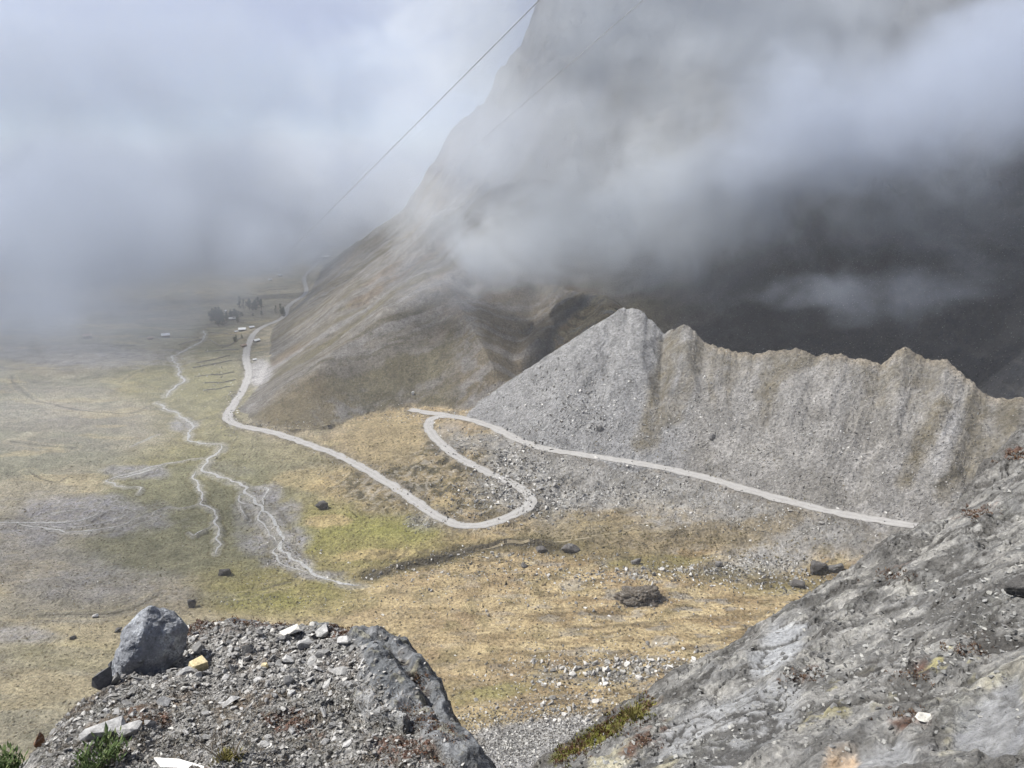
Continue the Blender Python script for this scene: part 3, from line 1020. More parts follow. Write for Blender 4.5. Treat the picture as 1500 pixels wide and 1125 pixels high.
M_ROAD, M_WATER = road_material(), water_material()
M_PATH, _t = newmat('trodden_path')
_t.bsdf(_t.ramp(_t.noise(_t.pos(), .8, 5, .6), [(.3, (.16, .135, .085)), (.7, (.25, .215, .15))]), .95, .1)
for nm, L, hw, sd in (('gravel_road', RA, 4.0, 1), ('gravel_road', RB, 4.5, 2)):
    o = link(nm, ribbon(nm, L, hw, M_ROAD, .05, 11, .30, seed=sd), M_ROAD)
    if sd == 2:
        o.location.z = .012
    tag(o, kind='structure')
for L, hw in ((TRACK, .7),):
    o = link('path', ribbon('path', L, hw, M_PATH, .10, 5, .5, drape=True, taper=True, seed=int(hw * 10)), M_PATH)
    tag(o, kind='structure')
for i, (k, (L, w)) in enumerate(STREAMS.items()):
    o = link('stream', ribbon('stream', L, w * .62, M_WATER, .02, 7, 1.0, taper=True, seed=i * 7), M_WATER)
    o.location.z = .004 * i
    tag(o, kind='structure')
# ------------------------------------------------------------------ bedrock outcrops beside the viewpoint
class Sheet:
    def __init__(s, th, rr):
        s.th, s.rr = th, rr
        T, Rg = np.meshgrid(th, rr)
        s.X, s.Y = Rg * np.sin(T), Rg * np.cos(T)
        s.Z = None

    def hit(s, u, v):
        a, td = pol(u, v)
        fa = (a - s.th[0]) / (s.th[1] - s.th[0])
        j = int(np.clip(fa, 0, len(s.th) - 2))
        col = s.Z[:, j] + (s.Z[:, j + 1] - s.Z[:, j]) * (fa - j)
        line = CZ - td * s.rr
        ok = np.nonzero(col >= line)[0]
        if len(ok) == 0:
            return None
        i = max(1, ok[0])
        d0, d1 = line[i - 1] - col[i - 1], line[i] - col[i]
        t = min(max(d0 / (d0 - d1 + 1e-9), 0), 1)
        r = s.rr[i - 1] + t * (s.rr[i] - s.rr[i - 1])
        return Vector((r * math.sin(a), r * math.cos(a), float(col[i - 1] + t * (col[i] - col[i - 1]))))

    def z(s, x, y):
        a, r = math.atan2(x, y), math.hypot(x, y)
        i = int(np.clip(np.searchsorted(s.rr, r) - 1, 0, len(s.rr) - 2))
        fa = (a - s.th[0]) / (s.th[1] - s.th[0])
        j = int(np.clip(fa, 0, len(s.th) - 2))
        fx, fy = fa - j, (r - s.rr[i]) / (s.rr[i + 1] - s.rr[i])
        g = s.Z
        return float((g[i, j] * (1 - fx) + g[i, j + 1] * fx) * (1 - fy) + (g[i + 1, j] * (1 - fx) + g[i + 1, j + 1] * fx) * fy)

    def normal(s, x, y, e=.06):
        dx = (s.z(x + e, y) - s.z(x - e, y)) / (2 * e)
        dy = (s.z(x, y + e) - s.z(x, y - e)) / (2 * e)
        return Vector((-dx, -dy, 1)).normalized()

    def mesh(s, name, alb, rocky, extra=None):
        co = np.stack([s.X, s.Y, s.Z], -1).reshape(-1, 3)
        nr, nt_ = s.X.shape
        idx = np.arange(nr * nt_).reshape(nr, nt_)
        q = np.stack([idx[:-1, :-1], idx[1:, :-1], idx[1:, 1:], idx[:-1, 1:]], -1).reshape(-1, 4)
        at = dict(alb=alb.reshape(-1, 3), rocky=rocky.reshape(-1))
        return mesh_np(name, co, q[:, ::-1], True, at)


def plane_hit(S, u, v):
    """pixel -> point on the sheet z = S(x, y) by bisection along the ray"""
    d = ray(u, v)
    lo, hi = .8, 60.0
    f = lambda t: CZ + d[2] * t - S(d[0] * t, d[1] * t)
    for _ in range(60):
        m = (lo + hi) / 2
        if f(m) > 0:
            lo = m
        else:
            hi = m
    return np.array([d[0] * lo, d[1] * lo, CZ + d[2] * lo])


def sdist(X, Y, poly):
    d = dist_poly(X, Y, np.vstack([poly, poly[:1]])[:, :2])
    return np.where(inside(X, Y, poly), -d, d)


# ---- the stony knoll
def S_knoll(x, y):
    return CZ - (3.1 + .25 * y + .022 * (x + 1.3) ** 2)


KN_PX = [(-260, 1330), (-60, 1190), (38, 1098), (75, 1062), (118, 1014), (150, 1000), (172, 970), (200, 930), (232, 912), (280, 908), (330, 902), (420, 904), (480, 910), (530, 915), (566, 922), (596, 938),
         (622, 962), (640, 1000), (655, 1035), (678, 1062), (700, 1088), (726, 1125), (800, 1240), (700, 1600), (0, 1700)]
KN = np.array([plane_hit(S_knoll, *p) for p in KN_PX])
KN = np.vstack([chaikin(np.vstack([KN, KN[:1]]), 2)])[:-1]
_a0, _a1 = pol(-260, 1125)[0], pol(900, 1125)[0]
kn = Sheet(np.linspace(_a0, _a1, int(900 * GQ)), np.concatenate([np.linspace(1.2, 3.6, 24), np.linspace(3.65, 7.9, int(430 * GQ)), np.linspace(8.0, 15, 60)]))
X, Y = kn.X, kn.Y
sd_k = sdist(X, Y, KN)
kU, kV = project(X, Y, S_knoll(X, Y))
ku = kU + 10 * pn(X * 2.2, Y * 2.2, 301) + 6 * pn(X * 6, Y * 6, 302)
kv = kV + 8 * pn(X * 2.2, Y * 2.2, 303) + 5 * pn(X * 6, Y * 6, 304)


def pxpoly(U, V, poly, soft):
    poly = np.array(poly, float)
    d = dist_poly(U, V, np.vstack([poly, poly[:1]]))
    return ss(soft, -soft, np.where(inside(U, V, poly), -d, d))


# bare bedrock ribs, each placed where the photo shows it (found once, then fixed to the rock)
shoulder = pxpoly(ku, kv, [(520, 918), (560, 915), (600, 935), (640, 985), (660, 1035), (700, 1085), (740, 1135), (670, 1135), (625, 1085), (575, 1045), (535, 995), (515, 950)], 9)
ledge = pxpoly(ku, kv, [(495, 1008), (530, 1012), (560, 1030), (600, 1065), (590, 1075), (545, 1045), (510, 1022)], 4)
rimrock = pxpoly(ku, kv, [(310, 905), (360, 893), (395, 908), (350, 915)], 4) + pxpoly(ku, kv, [(455, 905), (500, 905), (500, 922), (460, 920)], 4)
bare = np.clip(shoulder + ledge + rimrock, 0, 1)
groove = pxpoly(ku, kv, [(520, 925), (560, 935), (600, 970), (640, 1035), (655, 1062), (640, 1060), (600, 1000), (560, 960)], 7)
g1 = fbm(X * 1.1, Y * 1.1, 4, 310)
g2 = fbm(X * 5.5, Y * 5.5, 4, 311)
g3 = fbm(X * 16, Y * 16, 3, 312)
soil = 1 - bare
bump_ = .10 * g1 + soil * (.035 * g2 + .022 * np.maximum(g3, -.3)) + bare * (.05 * ridged(X * 2.0 - Y * 1.2, Y * .9 + X * .5, 4, 313) + .02 * g2 + .006 * g3) + .10 * ledge + .06 * shoulder - .11 * groove
edge = .25 * np.maximum(0, .38 + sd_k + .12 * g1) ** 2 / .38
kn.Z = S_knoll(X, Y) + bump_ - np.where(sd_k < -.38, 0, edge) - 2.4 * np.maximum(0, sd_k + .10 * g2 - .05) * (1 + .25 * g1)

k = np.zeros(X.shape + (3,))


def layk(A, col, m):
    m = np.clip(m, 0, 1)[..., None]
    A[:] = A * (1 - m) + np.asarray(col) * m


layk(k, C(.235, .228, .215), 1 + 0 * X)
layk(k, C(.13, .125, .12), ss(-.1, .5, g2) * .5)
layk(k, C(.33, .325, .31), ss(.0, .5, g3) * .55)
moss_r = ss(.10, .5, fbm(X * 1.5, Y * 1.5, 4, 320) + .5 * g2 - .05)
lowmoss = ss(985, 1040, kV) * soil
layk(k, C(.15, .115, .085), moss_r * soil * (.4 + .55 * lowmoss))
layk(k, C(.10, .10, .085), ss(-.2, .5, g2 - .2 * g3) * lowmoss * .55)
layk(k, C(.30, .295, .28), ss(.15, .5, fbm(X * 9, Y * 9, 3, 322)) * lowmoss * .55)
red = C(.12, .062, .042)
for poly in ([(230, 935), (270, 905), (330, 905), (300, 925), (255, 945), (215, 965)], [(200, 940), (225, 940), (240, 965), (205, 975)], [(335, 905), (420, 908), (425, 918), (340, 916)], [(470, 912), (520, 918), (510, 935), (475, 930)], [(190, 1050), (240, 1048), (250, 1062), (195, 1064)],
             [(575, 1030), (625, 1040), (690, 1085), (660, 1090), (600, 1060)], [(380, 1045), (440, 1040), (470, 1070), (400, 1075)], [(540, 1090), (620, 1085), (650, 1120), (560, 1125)], [(600, 985), (625, 985), (640, 1025), (615, 1015)]):
    layk(k, red, pxpoly(ku, kv, poly, 6) * ss(-.35, .25, g3 + .5 * g2) * .9)
layk(k, C(.17, .18, .19), bare)
layk(k, C(.26, .265, .27), bare * ss(.0, .5, fbm(X * 3, Y * 3, 4, 325)) * .7)
layk(k, C(.09, .095, .10), bare * ss(.1, .6, ridged(X * 3 - Y * 2, Y * 1.2, 4, 326) * .5 + .3 * g2) * .6)
layk(k, C(.30, .30, .295), ledge * .9)
layk(k, C(.06, .05, .042), groove * ss(-.3, .3, g2) * .85)
layk(k, C(.36, .34, .25), bare * ss(.45, .7, g2 + .3 * g3) * .5)


def rock_material(name, sc=1.0, crack=.5, smear=1.0):
    m, t = newmat(name)
    P = t.pos()
    a = t.attr('alb').outputs['Color']
    rk = t.attr('rocky').outputs['Fac']
    f1 = t.noise(P, 9 * sc, 7, .68)
    f2 = t.noise(P, 38 * sc, 5, .65)
    vo = t.voro(P, 22 * sc)
    vs = t.voro(P, 48 * sc)
    k_ = t.math('MULTIPLY', t.rng(f1, .32, .68, .6, 1.4), t.rng(f2, .34, .66, .75, 1.25))
    col = t.mix(1.0, a, k_, 'MULTIPLY')
    cell = t.rng(vs.outputs['Color'], 0, 1, .66, 1.34)
    col = t.mix(t.math('SUBTRACT', 1.0, rk), col, t.mix(1.0, col, cell, 'MULTIPLY'))
    # lichen: pale crusts in irregular spots
    li = t.noise(P, 3.3 * sc, 7, .72, .4)
    lm = t.math('MULTIPLY', t.rng(li, .56, .62), t.rng(f2, .38, .56))
    col = t.mix(t.math('MULTIPLY', lm, .4), col, (.38, .38, .34, 1))
    li2 = t.noise(P, 5.1 * sc, 6, .7)
    lm2 = t.math('MULTIPLY', t.rng(li2, .60, .66), t.rng(f2, .40, .60))
    col = t.mix(t.math('MULTIPLY', lm2, .6), col, (.05, .049, .045, 1))
    h = t.math('ADD', t.math('MULTIPLY', f1, .9), t.math('MULTIPLY', f2, .6))
    h = t.math('ADD', h, t.math('MULTIPLY', t.math('SUBTRACT', 1.0, rk), t.math('MULTIPLY', vs.outputs['Distance'], -.7)))
    h = t.math('ADD', h, t.math('MULTIPLY', t.math('ADD', lm, t.math('MULTIPLY', lm2, -1.0)), .18))
    t.bsdf(col, .85, .3, t.bump(h, .9, .055 / sc))
    return m


M_KNOLL = rock_material('knoll_rock', 1.0)
o = link('rock_outcrop', kn.mesh('rock_outcrop', np.clip(k, .02, .6), bare), M_KNOLL)
tag(o, 'rounded grey bedrock knoll strewn with broken shale and red moss, at the lower left', 'rock outcrop')
KNOLL = o

# ---- the tilted slab on the right
_A, _B, _Cc = at_r(1480, 655, 15.0), at_r(800, 1115, 5.4), at_r(1450, 1125, 3.1)
_n = np.cross(_B - _A, _Cc - _A)
_n = _n / _n[2]


def S_slab(x, y):
    z = _A[2] - (_n[0] * (x - _A[0]) + _n[1] * (y - _A[1]))
    return -smax(-z, np.full(np.shape(z), -(CZ - 1.7)), .5)      # it flattens out before it reaches eye height


print('slab slope', _n, 'A', _A, 'B', _B, 'C', _Cc)
SL_PX = [(740, 1190), (786, 1128), (812, 1104), (850, 1076), (905, 1040), (960, 1006), (1010, 974), (1060, 946), (1100, 926), (1140, 898), (1185, 869), (1230, 843), (1272, 820), (1300, 797), (1345, 773), (1395, 752),
         (1420, 742), (1434, 716), (1450, 690), (1462, 672), (1480, 655), (1500, 633), (1545, 608), (1620, 590), (1720, 640), (1900, 800), (2100, 1200), (1700, 1600), (1000, 1600)]
SL = np.array([plane_hit(S_slab, *p)[:2] for p in SL_PX[:24]])
SL = np.vstack([SL, [(15.5, 6.5), (12.5, .6), (6, .2), (.9, .15), (.2, .9)]])
SL = chaikin(np.vstack([SL, SL[:1]]), 1)[:-1]
sl = Sheet(np.linspace(pol(700, 1125)[0], R(88), int(1500 * GQ)), np.concatenate([np.linspace(.4, 2.6, 40), np.geomspace(2.65, 17.5, int(620 * GQ)), np.linspace(17.7, 26, 50)]))
X, Y = sl.X, sl.Y
sd_s = sdist(X, Y, SL)
# strike of the bedding: along the slab, from lower left to upper right of the view
_sd = (_A - _B)[:2] / np.linalg.norm((_A - _B)[:2])
q1 = X * _sd[0] + Y * _sd[1]
q2 = -X * _sd[1] + Y * _sd[0]
r1 = fbm(X * .5, Y * .5, 4, 330)
r2 = fbm(X * 2.2, Y * 2.2, 5, 331)
r3 = fbm(X * 8, Y * 8, 4, 332)
lay1 = ridged(q2 * 1.5 + .5 * r1, q1 * .33, 4, 333)
lay2 = ridged(q2 * 4.2 + .8 * r2, q1 * 1.1, 4, 334)
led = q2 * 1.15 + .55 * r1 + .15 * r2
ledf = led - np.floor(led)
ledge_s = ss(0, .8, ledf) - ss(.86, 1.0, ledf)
sU, sV = project(X, Y, S_slab(X, Y))
su = sU + 14 * pn(X * 1.3, Y * 1.3, 341) + 8 * pn(X * 4, Y * 4, 342)
sv = sV + 12 * pn(X * 1.3, Y * 1.3, 343) + 7 * pn(X * 4, Y * 4, 344)
smooth_p = np.clip(sum(pxpoly(su, sv, p, 10) for p in ([(1085, 985), (1130, 930), (1180, 925), (1150, 965), (1120, 985)], [(990, 1060), (1100, 1010), (1180, 1015), (1160, 1060), (1080, 1125), (940, 1125)], [(1400, 1040), (1490, 1000), (1510, 1060), (1490, 1110), (1400, 1090)],
                                                       [(1250, 1090), (1320, 1075), (1340, 1130), (1200, 1130)])), 0, 1)
rough_s = 1 - .75 * smooth_p
fade = ss(2.0, 5.0, sl.rr)[:, None]
amp = .45 + .075 * np.hypot(X, Y)
scaly = ridged(X * 4.5 + .6 * r2, Y * 4.5, 4, 336)
sl.Z = S_slab(X, Y) + amp * (.09 * r1 + rough_s * (.030 * lay1 + .018 * lay2 + .024 * scaly + .045 * r2 + .018 * r3) + .11 * (ledge_s - .5))
rim = np.maximum(0, .35 + sd_s + .2 * r1 + .12 * r2)
sl.Z = sl.Z - np.where(sd_s < -.6, 0, .35 * rim ** 2) - 2.2 * np.maximum(0, sd_s + .18 * r2 - .1) * (1 + .2 * r1)

k = np.zeros(X.shape + (3,))
layk(k, C(.18, .177, .168), 1 + 0 * X)
layk(k, C(.15, .15, .148), ss(-.1, .6, r2 + .4 * r3) * .7)
layk(k, C(.275, .27, .255), ss(.1, .6, fbm(X * 1.4, Y * 1.4, 5, 350)) * .7)
darkband = ss(.25, .75, fbm(q2 * .9, q1 * .25, 4, 351) + .3 * r2)
layk(k, C(.11, .106, .098), darkband * .75 * rough_s)
mott = fbm(X * 2.6, Y * 2.6, 5, 361, .65)
layk(k, C(.085, .082, .076), ss(.12, .4, mott + .3 * ss(900, 800, sV) * pn(X * .6, Y * .6, 362)) * .8 * rough_s)
layk(k, C(.36, .35, .32), ss(.25, .55, -mott + .25 * r3) * .5)
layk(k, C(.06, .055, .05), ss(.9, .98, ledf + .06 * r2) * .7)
layk(k, C(.07, .065, .06), ss(-.35, -.75, lay2) * .55 * rough_s)
layk(k, C(.05, .048, .045), ss(-.3, -.8, scaly) * .55 * rough_s)
layk(k, C(.40, .37, .26), ss(.3, .7, fbm(q2 * 1.6, q1 * .5, 5, 352) + .25 * r3) * ss(950, 1040, sV) * .75)
layk(k, C(.43, .39, .20), ss(.35, .6, fbm(X * 3, Y * 3, 5, 353) + .3 * r3) * pxpoly(su, sv, [(1300, 990), (1380, 950), (1440, 960), (1400, 1010), (1310, 1010), (1180, 1060), (1240, 1010)], 20))
layk(k, C(.27, .275, .28), smooth_p * .75)
layk(k, C(.34, .35, .36), pxpoly(su, sv, [(1085, 985), (1130, 930), (1180, 925), (1150, 965), (1120, 985)], 8) * .7)
layk(k, C(.20, .205, .215), pxpoly(su, sv, [(1400, 1040), (1490, 1000), (1510, 1060), (1490, 1110), (1400, 1090)], 10) * .7)
layk(k, C(.38, .25, .13), pxpoly(su, sv, [(1205, 1120), (1215, 1098), (1255, 1088), (1265, 1100), (1245, 1120), (1225, 1135)], 9) * (.55 + .3 * r3))
for poly in ([(1290, 1055), (1330, 1040), (1370, 1045), (1365, 1055), (1310, 1060)], [(1400, 950), (1430, 940), (1440, 946), (1410, 958)], [(1405, 760), (1450, 745), (1450, 752), (1410, 768)], [(1325, 995), (1350, 985), (1345, 1000)], [(1340, 835), (1290, 850), (1330, 842)],
             [(1480, 670), (1510, 660), (1510, 672), (1480, 682)], [(930, 1085), (975, 1062), (985, 1070), (940, 1100), (925, 1120), (905, 1120)], [(1160, 1000), (1200, 985), (1190, 1000)]):
    layk(k, C(.11, .06, .042), pxpoly(su, sv, poly, 6) * ss(-.4, .2, r3 + .4 * r2) * .95)
for poly in ([(810, 1118), (830, 1095), (880, 1060), (935, 1035), (965, 1025), (940, 1050), (890, 1080), (850, 1105), (830, 1125)],):
    mk = pxpoly(su, sv, poly, 7)
    layk(k, C(.13, .115, .03), mk * .95)
    layk(k, C(.20, .21, .04), mk * ss(-.1, .4, r2 + .3 * r3) * .8)
    layk(k, C(.16, .055, .025), mk * ss(.1, .5, -r2 + .4 * r3) * .9)
crk = np.minimum(np.abs(fbm(q2 * 1.1 + .3 * r2, q1 * .22, 4, 371)), np.abs(fbm(q2 * .5 + .2 * r2, q1 * .5 + .4, 4, 372)) * 1.2)
crack = ss(.05, .015, crk) * ss(-.5, .3, r1 + .5)
layk(k, C(.05, .047, .043), crack * .85)
sl.Z = sl.Z - amp * .018 * crack
layk(k, C(.07, .065, .06), ss(-.28, .1, sd_s + .1 * r2) * .5)

M_SLAB = rock_material('slab_rock', .62)
o = link('rock_outcrop', sl.mesh('rock_outcrop', np.clip(k, .02, .6), np.clip(.55 + .45 * smooth_p, 0, 1)), M_SLAB)
tag(o, 'large sloping slab of pale grey lichen-crusted rock filling the lower right corner', 'rock outcrop')
SLAB = o
del X, Y, k
# ------------------------------------------------------------------ stones
def stone_mesh(name, seed, flat=.6, n=16, rough=.0, sub=0, box=.0):
    """an angular block: the hull of scattered points, optionally worn by subdivision and noise"""
    rg = np.random.default_rng(seed)
    p = rg.normal(size=(n, 3))
    p /= np.linalg.norm(p, axis=1)[:, None]
    p = np.sign(p) * np.abs(p) ** (1 - box)
    p *= rg.uniform(.78, 1.0, n)[:, None]
    p *= np.array([1.0, rg.uniform(.6, .95), flat])
    bm = bmesh.new()
    for q in p:
        bm.verts.new(q)
    r = bmesh.ops.convex_hull(bm, input=bm.verts)
    bmesh.ops.delete(bm, geom=[g for g in r['geom_interior'] if isinstance(g, bmesh.types.BMVert)], context='VERTS')
    if sub:
        bmesh.ops.bevel(bm, geom=list(bm.edges), offset=.07, segments=1, affect='EDGES', profile=.6)
        bmesh.ops.triangulate(bm, faces=bm.faces)
        bmesh.ops.subdivide_edges(bm, edges=bm.edges, cuts=sub, use_grid_fill=True)
        for v in bm.verts:
            v.co += v.normal * rough * mnoise.fractal(v.co * 2.6 + Vector((seed, 0, 0)), 1.0, 2.0, 4)
    bmesh.ops.recalc_face_normals(bm, faces=bm.faces)
    me = bpy.data.meshes.new(name)
    bm.to_mesh(me)
    bm.free()
    for f in me.polygons:
        f.use_smooth = sub > 1
    return me


def stone_material(name, base, var=.35, sc=1.0, lichen=(.45, .45, .42), lk=.5, dark=.5, bump=.03):
    m, t = newmat(name)
    oi = t.n('ShaderNodeObjectInfo')
    P = t.pos()
    f1 = t.noise(P, 7 * sc, 7, .66)
    f2 = t.noise(P, 30 * sc, 5, .65)
    b = t.mix(1.0, (base[0], base[1], base[2], 1), t.rng(oi.outputs['Random'], 0, 1, 1 - var, 1 + var), 'MULTIPLY')
    col = t.mix(1.0, b, t.math('MULTIPLY', t.rng(f1, .3, .7, .65, 1.35), t.rng(f2, .3, .7, .78, 1.22)), 'MULTIPLY')
    lm = t.math('MULTIPLY', t.rng(t.noise(P, 2.6 * sc, 7, .7), .55, .62), t.rng(f2, .38, .56))
    col = t.mix(t.math('MULTIPLY', lm, lk), col, lichen + (1,))
    dm = t.rng(t.noise(P, 4.1 * sc, 7, .7), .57, .66)
    col = t.mix(t.math('MULTIPLY', dm, dark), col, (.045, .045, .045, 1))
    t.bsdf(col, .85, .3, t.bump(t.math('ADD', f1, t.math('MULTIPLY', f2, .4)), .8, bump / sc))
    return m


def put(o, p, n=None, yaw=0.0, tilt=0.0, scale=1.0):
    n = n or Vector((0, 0, 1))
    q = Vector((0, 0, 1)).rotation_difference(n.normalized())
    o.rotation_mode = 'QUATERNION'
    from mathutils import Quaternion
    o.rotation_quaternion = q @ Quaternion((0, 0, 1), yaw) @ Quaternion((1, 0, 0), tilt)
    o.location = p
    o.scale = scale if hasattr(scale, '__len__') else (scale, scale, scale)
    return o


M_SHALE = stone_material('shale', (.27, .268, .262), .5, 2.2, lk=.35, dark=.35, bump=.04)
M_DARKST = stone_material('dark_stone', (.10, .10, .10), .4, 1.0, dark=.6)
M_BOULD = stone_material('boulder_rock', (.135, .13, .125), .5, .5, lk=.6, dark=.5, bump=.06)
M_PALE = stone_material('pale_boulder', (.58, .57, .55), .2, .6, lk=.3, dark=.15, bump=.06)
M_DARKB = stone_material('dark_boulder', (.075, .07, .066), .3, .4, lk=.3, dark=.6, bump=.09)
M_YELL = stone_material('yellow_stone', (.60, .51, .30), .0, 3, lk=.4, dark=.1)
M_CREAM = stone_material('cream_stone', (.50, .485, .44), .1, 3, lk=.4, dark=.15)
M_UPR = stone_material('upright_rock', (.24, .25, .265), .0, 1.6, lichen=(.5, .53, .56), lk=.8, dark=.6, bump=.09)

# ---- the pieces of the knoll that one would point at
def on_knoll(u, v):
    return kn.hit(u, v) or Vector(plane_hit(S_knoll, u, v))


def px_at(p):
    """metres per photo pixel at a point"""
    return (Vector(p) - Vector((0, 0, CZ))).length / F


# upright block at the left rim: a rounded leaning slab, its foot running down the slope
def leaning_rock():
    c = on_knoll(212, 985)
    s_ = px_at(c)
    fwd = Vector((c.x, c.y, 0)).normalized()
    rt = Vector((fwd.y, -fwd.x, 0))
    out = [(-50, -18), (-42, 20), (-28, 52), (-16, 76), (-2, 96), (18, 104), (38, 99), (53, 84), (58, 62), (56, 40), (44, 20), (30, 4), (14, -12), (0, -20), (-14, -26), (-30, -32), (-44, -30)]
    bm = bmesh.new()
    rgb = np.random.default_rng(19)
    for dep, sh in ((-.15, .70), (-.06, .97), (.05, 1.0), (.16, .88), (.26, .62)):
        for a, b in out:
            if rgb.random() < .58:
                continue
            x = (4 + (a - 4) * sh * rgb.uniform(.9, 1.04)) * s_
            z = (34 + (b - 34) * sh * rgb.uniform(.9, 1.03)) * s_ * .90 - .05
            bm.verts.new(rt * x + Vector((0, 0, z)) + fwd * (dep + rgb.normal(0, .03)))
    r = bmesh.ops.convex_hull(bm, input=bm.verts)
    bmesh.ops.delete(bm, geom=[g for g in r['geom_interior'] if isinstance(g, bmesh.types.BMVert)], context='VERTS')
    bmesh.ops.dissolve_limit(bm, angle_limit=.25, verts=bm.verts, edges=bm.edges)
    bmesh.ops.bevel(bm, geom=list(bm.edges), offset=.012, segments=1, affect='EDGES', profile=.6)
    bmesh.ops.triangulate(bm, faces=bm.faces)
    for _ in range(2):
        bmesh.ops.subdivide_edges(bm, edges=[e for e in bm.edges if e.calc_length() > .05], cuts=1, use_grid_fill=True)
        bmesh.ops.triangulate(bm, faces=bm.faces)
    for _ in range(2):
        bmesh.ops.subdivide_edges(bm, edges=[e for e in bm.edges if e.calc_length() > .03], cuts=1, use_grid_fill=True)
        bmesh.ops.triangulate(bm, faces=bm.faces)
    bm.normal_update()
    mv = []
    for v in bm.verts:
        q = v.co * 5.0
        d_, _p = mnoise.voronoi(v.co * 5.0)
        mv.append(v.normal * (.022 * mnoise.fractal(q, .8, 2.0, 6) - .010 * max(0, .10 - (d_[1] - d_[0])) / .10))
    for v, q in zip(bm.verts, mv):
        v.co += q
    me = bpy.data.meshes.new('upright_boulder')
    bm.to_mesh(me)
    bm.free()
    for f in me.polygons:
        f.use_smooth = False
    o = link('upright_boulder', me, M_UPR)
    o.location = c + fwd * .12 - Vector((0, 0, .07))
    tag(o, 'big bluish grey boulder leaning at the left rim of the stony knoll', 'boulder')


leaning_rock()


def special(name, u, v, w, h, seed, mat, label, cat, flat=.6, tilt=.0, yaw=0., lift=.35, n=14, box=.3, surf=None, sub=0, rough=0.0, depth=None):
    c = (surf or on_knoll)(u, v)
    s_ = px_at(c)
    me = stone_mesh(name, seed, flat, n, rough, sub, box)
    o = link(name, me, mat)
    a = math.atan2(c.x, c.y)
    put(o, Vector(c) + Vector((0, 0, h * s_ * lift)), None, -a + yaw, tilt, (w * s_ / 2, (depth or w * .8) * s_ / 2, h * s_ / 2 / flat))
    tag(o, label, cat)
    return o


special('dark_block', 152, 1004, 34, 26, 401, M_DARKST, 'black angular block perched on the left edge of the knoll, below the leaning boulder', 'rock', .7, .5, .3)
special('wedge_stone', 168, 1004, 17, 26, 404, M_SHALE, 'grey wedge stone standing against the foot of the leaning boulder', 'rock', .8, .3)
special('yellow_block', 291, 982, 24, 20, 405, M_YELL, 'squarish yellow block lying among grey shale on the knoll', 'rock', .75, .25, .4, box=.75, n=26)
special('yellow_stone', 388, 979, 13, 11, 407, M_YELL, 'small pale yellow stone at the middle of the shale heap', 'rock', .7)
special('cream_slab', 426, 928, 36, 12, 409, M_CREAM, 'flat cream slab lying on the crest of the shale heap', 'rock', .3, .1)
special('white_stone', 260, 947, 15, 13, 411, M_CREAM, 'rounded whitish stone just right of the leaning boulder', 'rock', .75)
special('tilted_slab', 245, 971, 36, 12, 413, M_SHALE, 'dark tilted slab lying right of the leaning boulder', 'rock', .3, .35)
special('flat_slab', 150, 1078, 60, 18, 415, M_SHALE, 'broad flat grey slab with a tan patch low on the left flank of the knoll', 'rock', .28, .12, .2)
special('flat_slab', 188, 1074, 40, 16, 417, M_SHALE, 'thick grey slab right beside the broad slab low on the left flank', 'rock', .35, .15, -.3)
special('grey_block', 448, 952, 26, 22, 419, M_SHALE, 'tall dark grey block at the right end of the shale heap', 'rock', .8, .2)
special('leaning_slab', 340, 1033, 32, 14, 421, M_SHALE, 'bluish slab sticking out of the gravel in the middle of the knoll', 'rock', .35, .3, .5)
special('rust_stone', 58, 1092, 14, 22, 423, stone_material('rust_stone', (.14, .07, .035), 0, 2), 'rust brown stone at the lowest left edge of the knoll', 'rock', .9)

# ---- loose shale: individual pieces, then the fine rubble
SHALE = [stone_mesh('shale_stone', 500 + i, f, 13, box=.25) for i, f in enumerate((.22, .3, .38, .5, .3, .62, .45, .26))]
SPX = []
rgs = np.random.default_rng(77)
while len(SPX) < 230:
    if rgs.random() < .62:
        u, v = rgs.normal(385, 85), rgs.normal(965, 24)
    else:
        u, v = rgs.uniform(120, 620), rgs.uniform(930, 1110)
    if v < 922 + max(0, (u - 520)) * .5 or v > 1115 or u < 130 + max(0, 1000 - v) * 1.2 or u > 560:
        continue
    w_ = 6 + 18 * rgs.random() ** 2.0
    if v > 1010:
        w_ *= .8
    if any((u - a) ** 2 + (v - b) ** 2 < (.42 * (w_ + c)) ** 2 for a, b, c in SPX):
        continue
    SPX.append((u, v, w_))
for i, (u, v, w_) in enumerate(SPX):
    c = on_knoll(u, v)
    s_ = px_at(c) * w_ * .62
    o = link('shale_stone', SHALE[i % len(SHALE)], M_SHALE)
    nn = (kn.normal(c.x, c.y) + Vector(rgs.normal(0, .22, 3))).normalized()
    put(o, c + Vector((0, 0, s_ * .12)), nn, rgs.uniform(0, 6.28), rgs.normal(0, .2), (s_ * rgs.uniform(.8, 1.25), s_ * rgs.uniform(.7, 1.1), s_ * rgs.uniform(.8, 1.3)))
    tag(o, 'broken grey shale stone lying in the rubble on top of the knoll', 'stone', 'loose shale stones on the knoll')


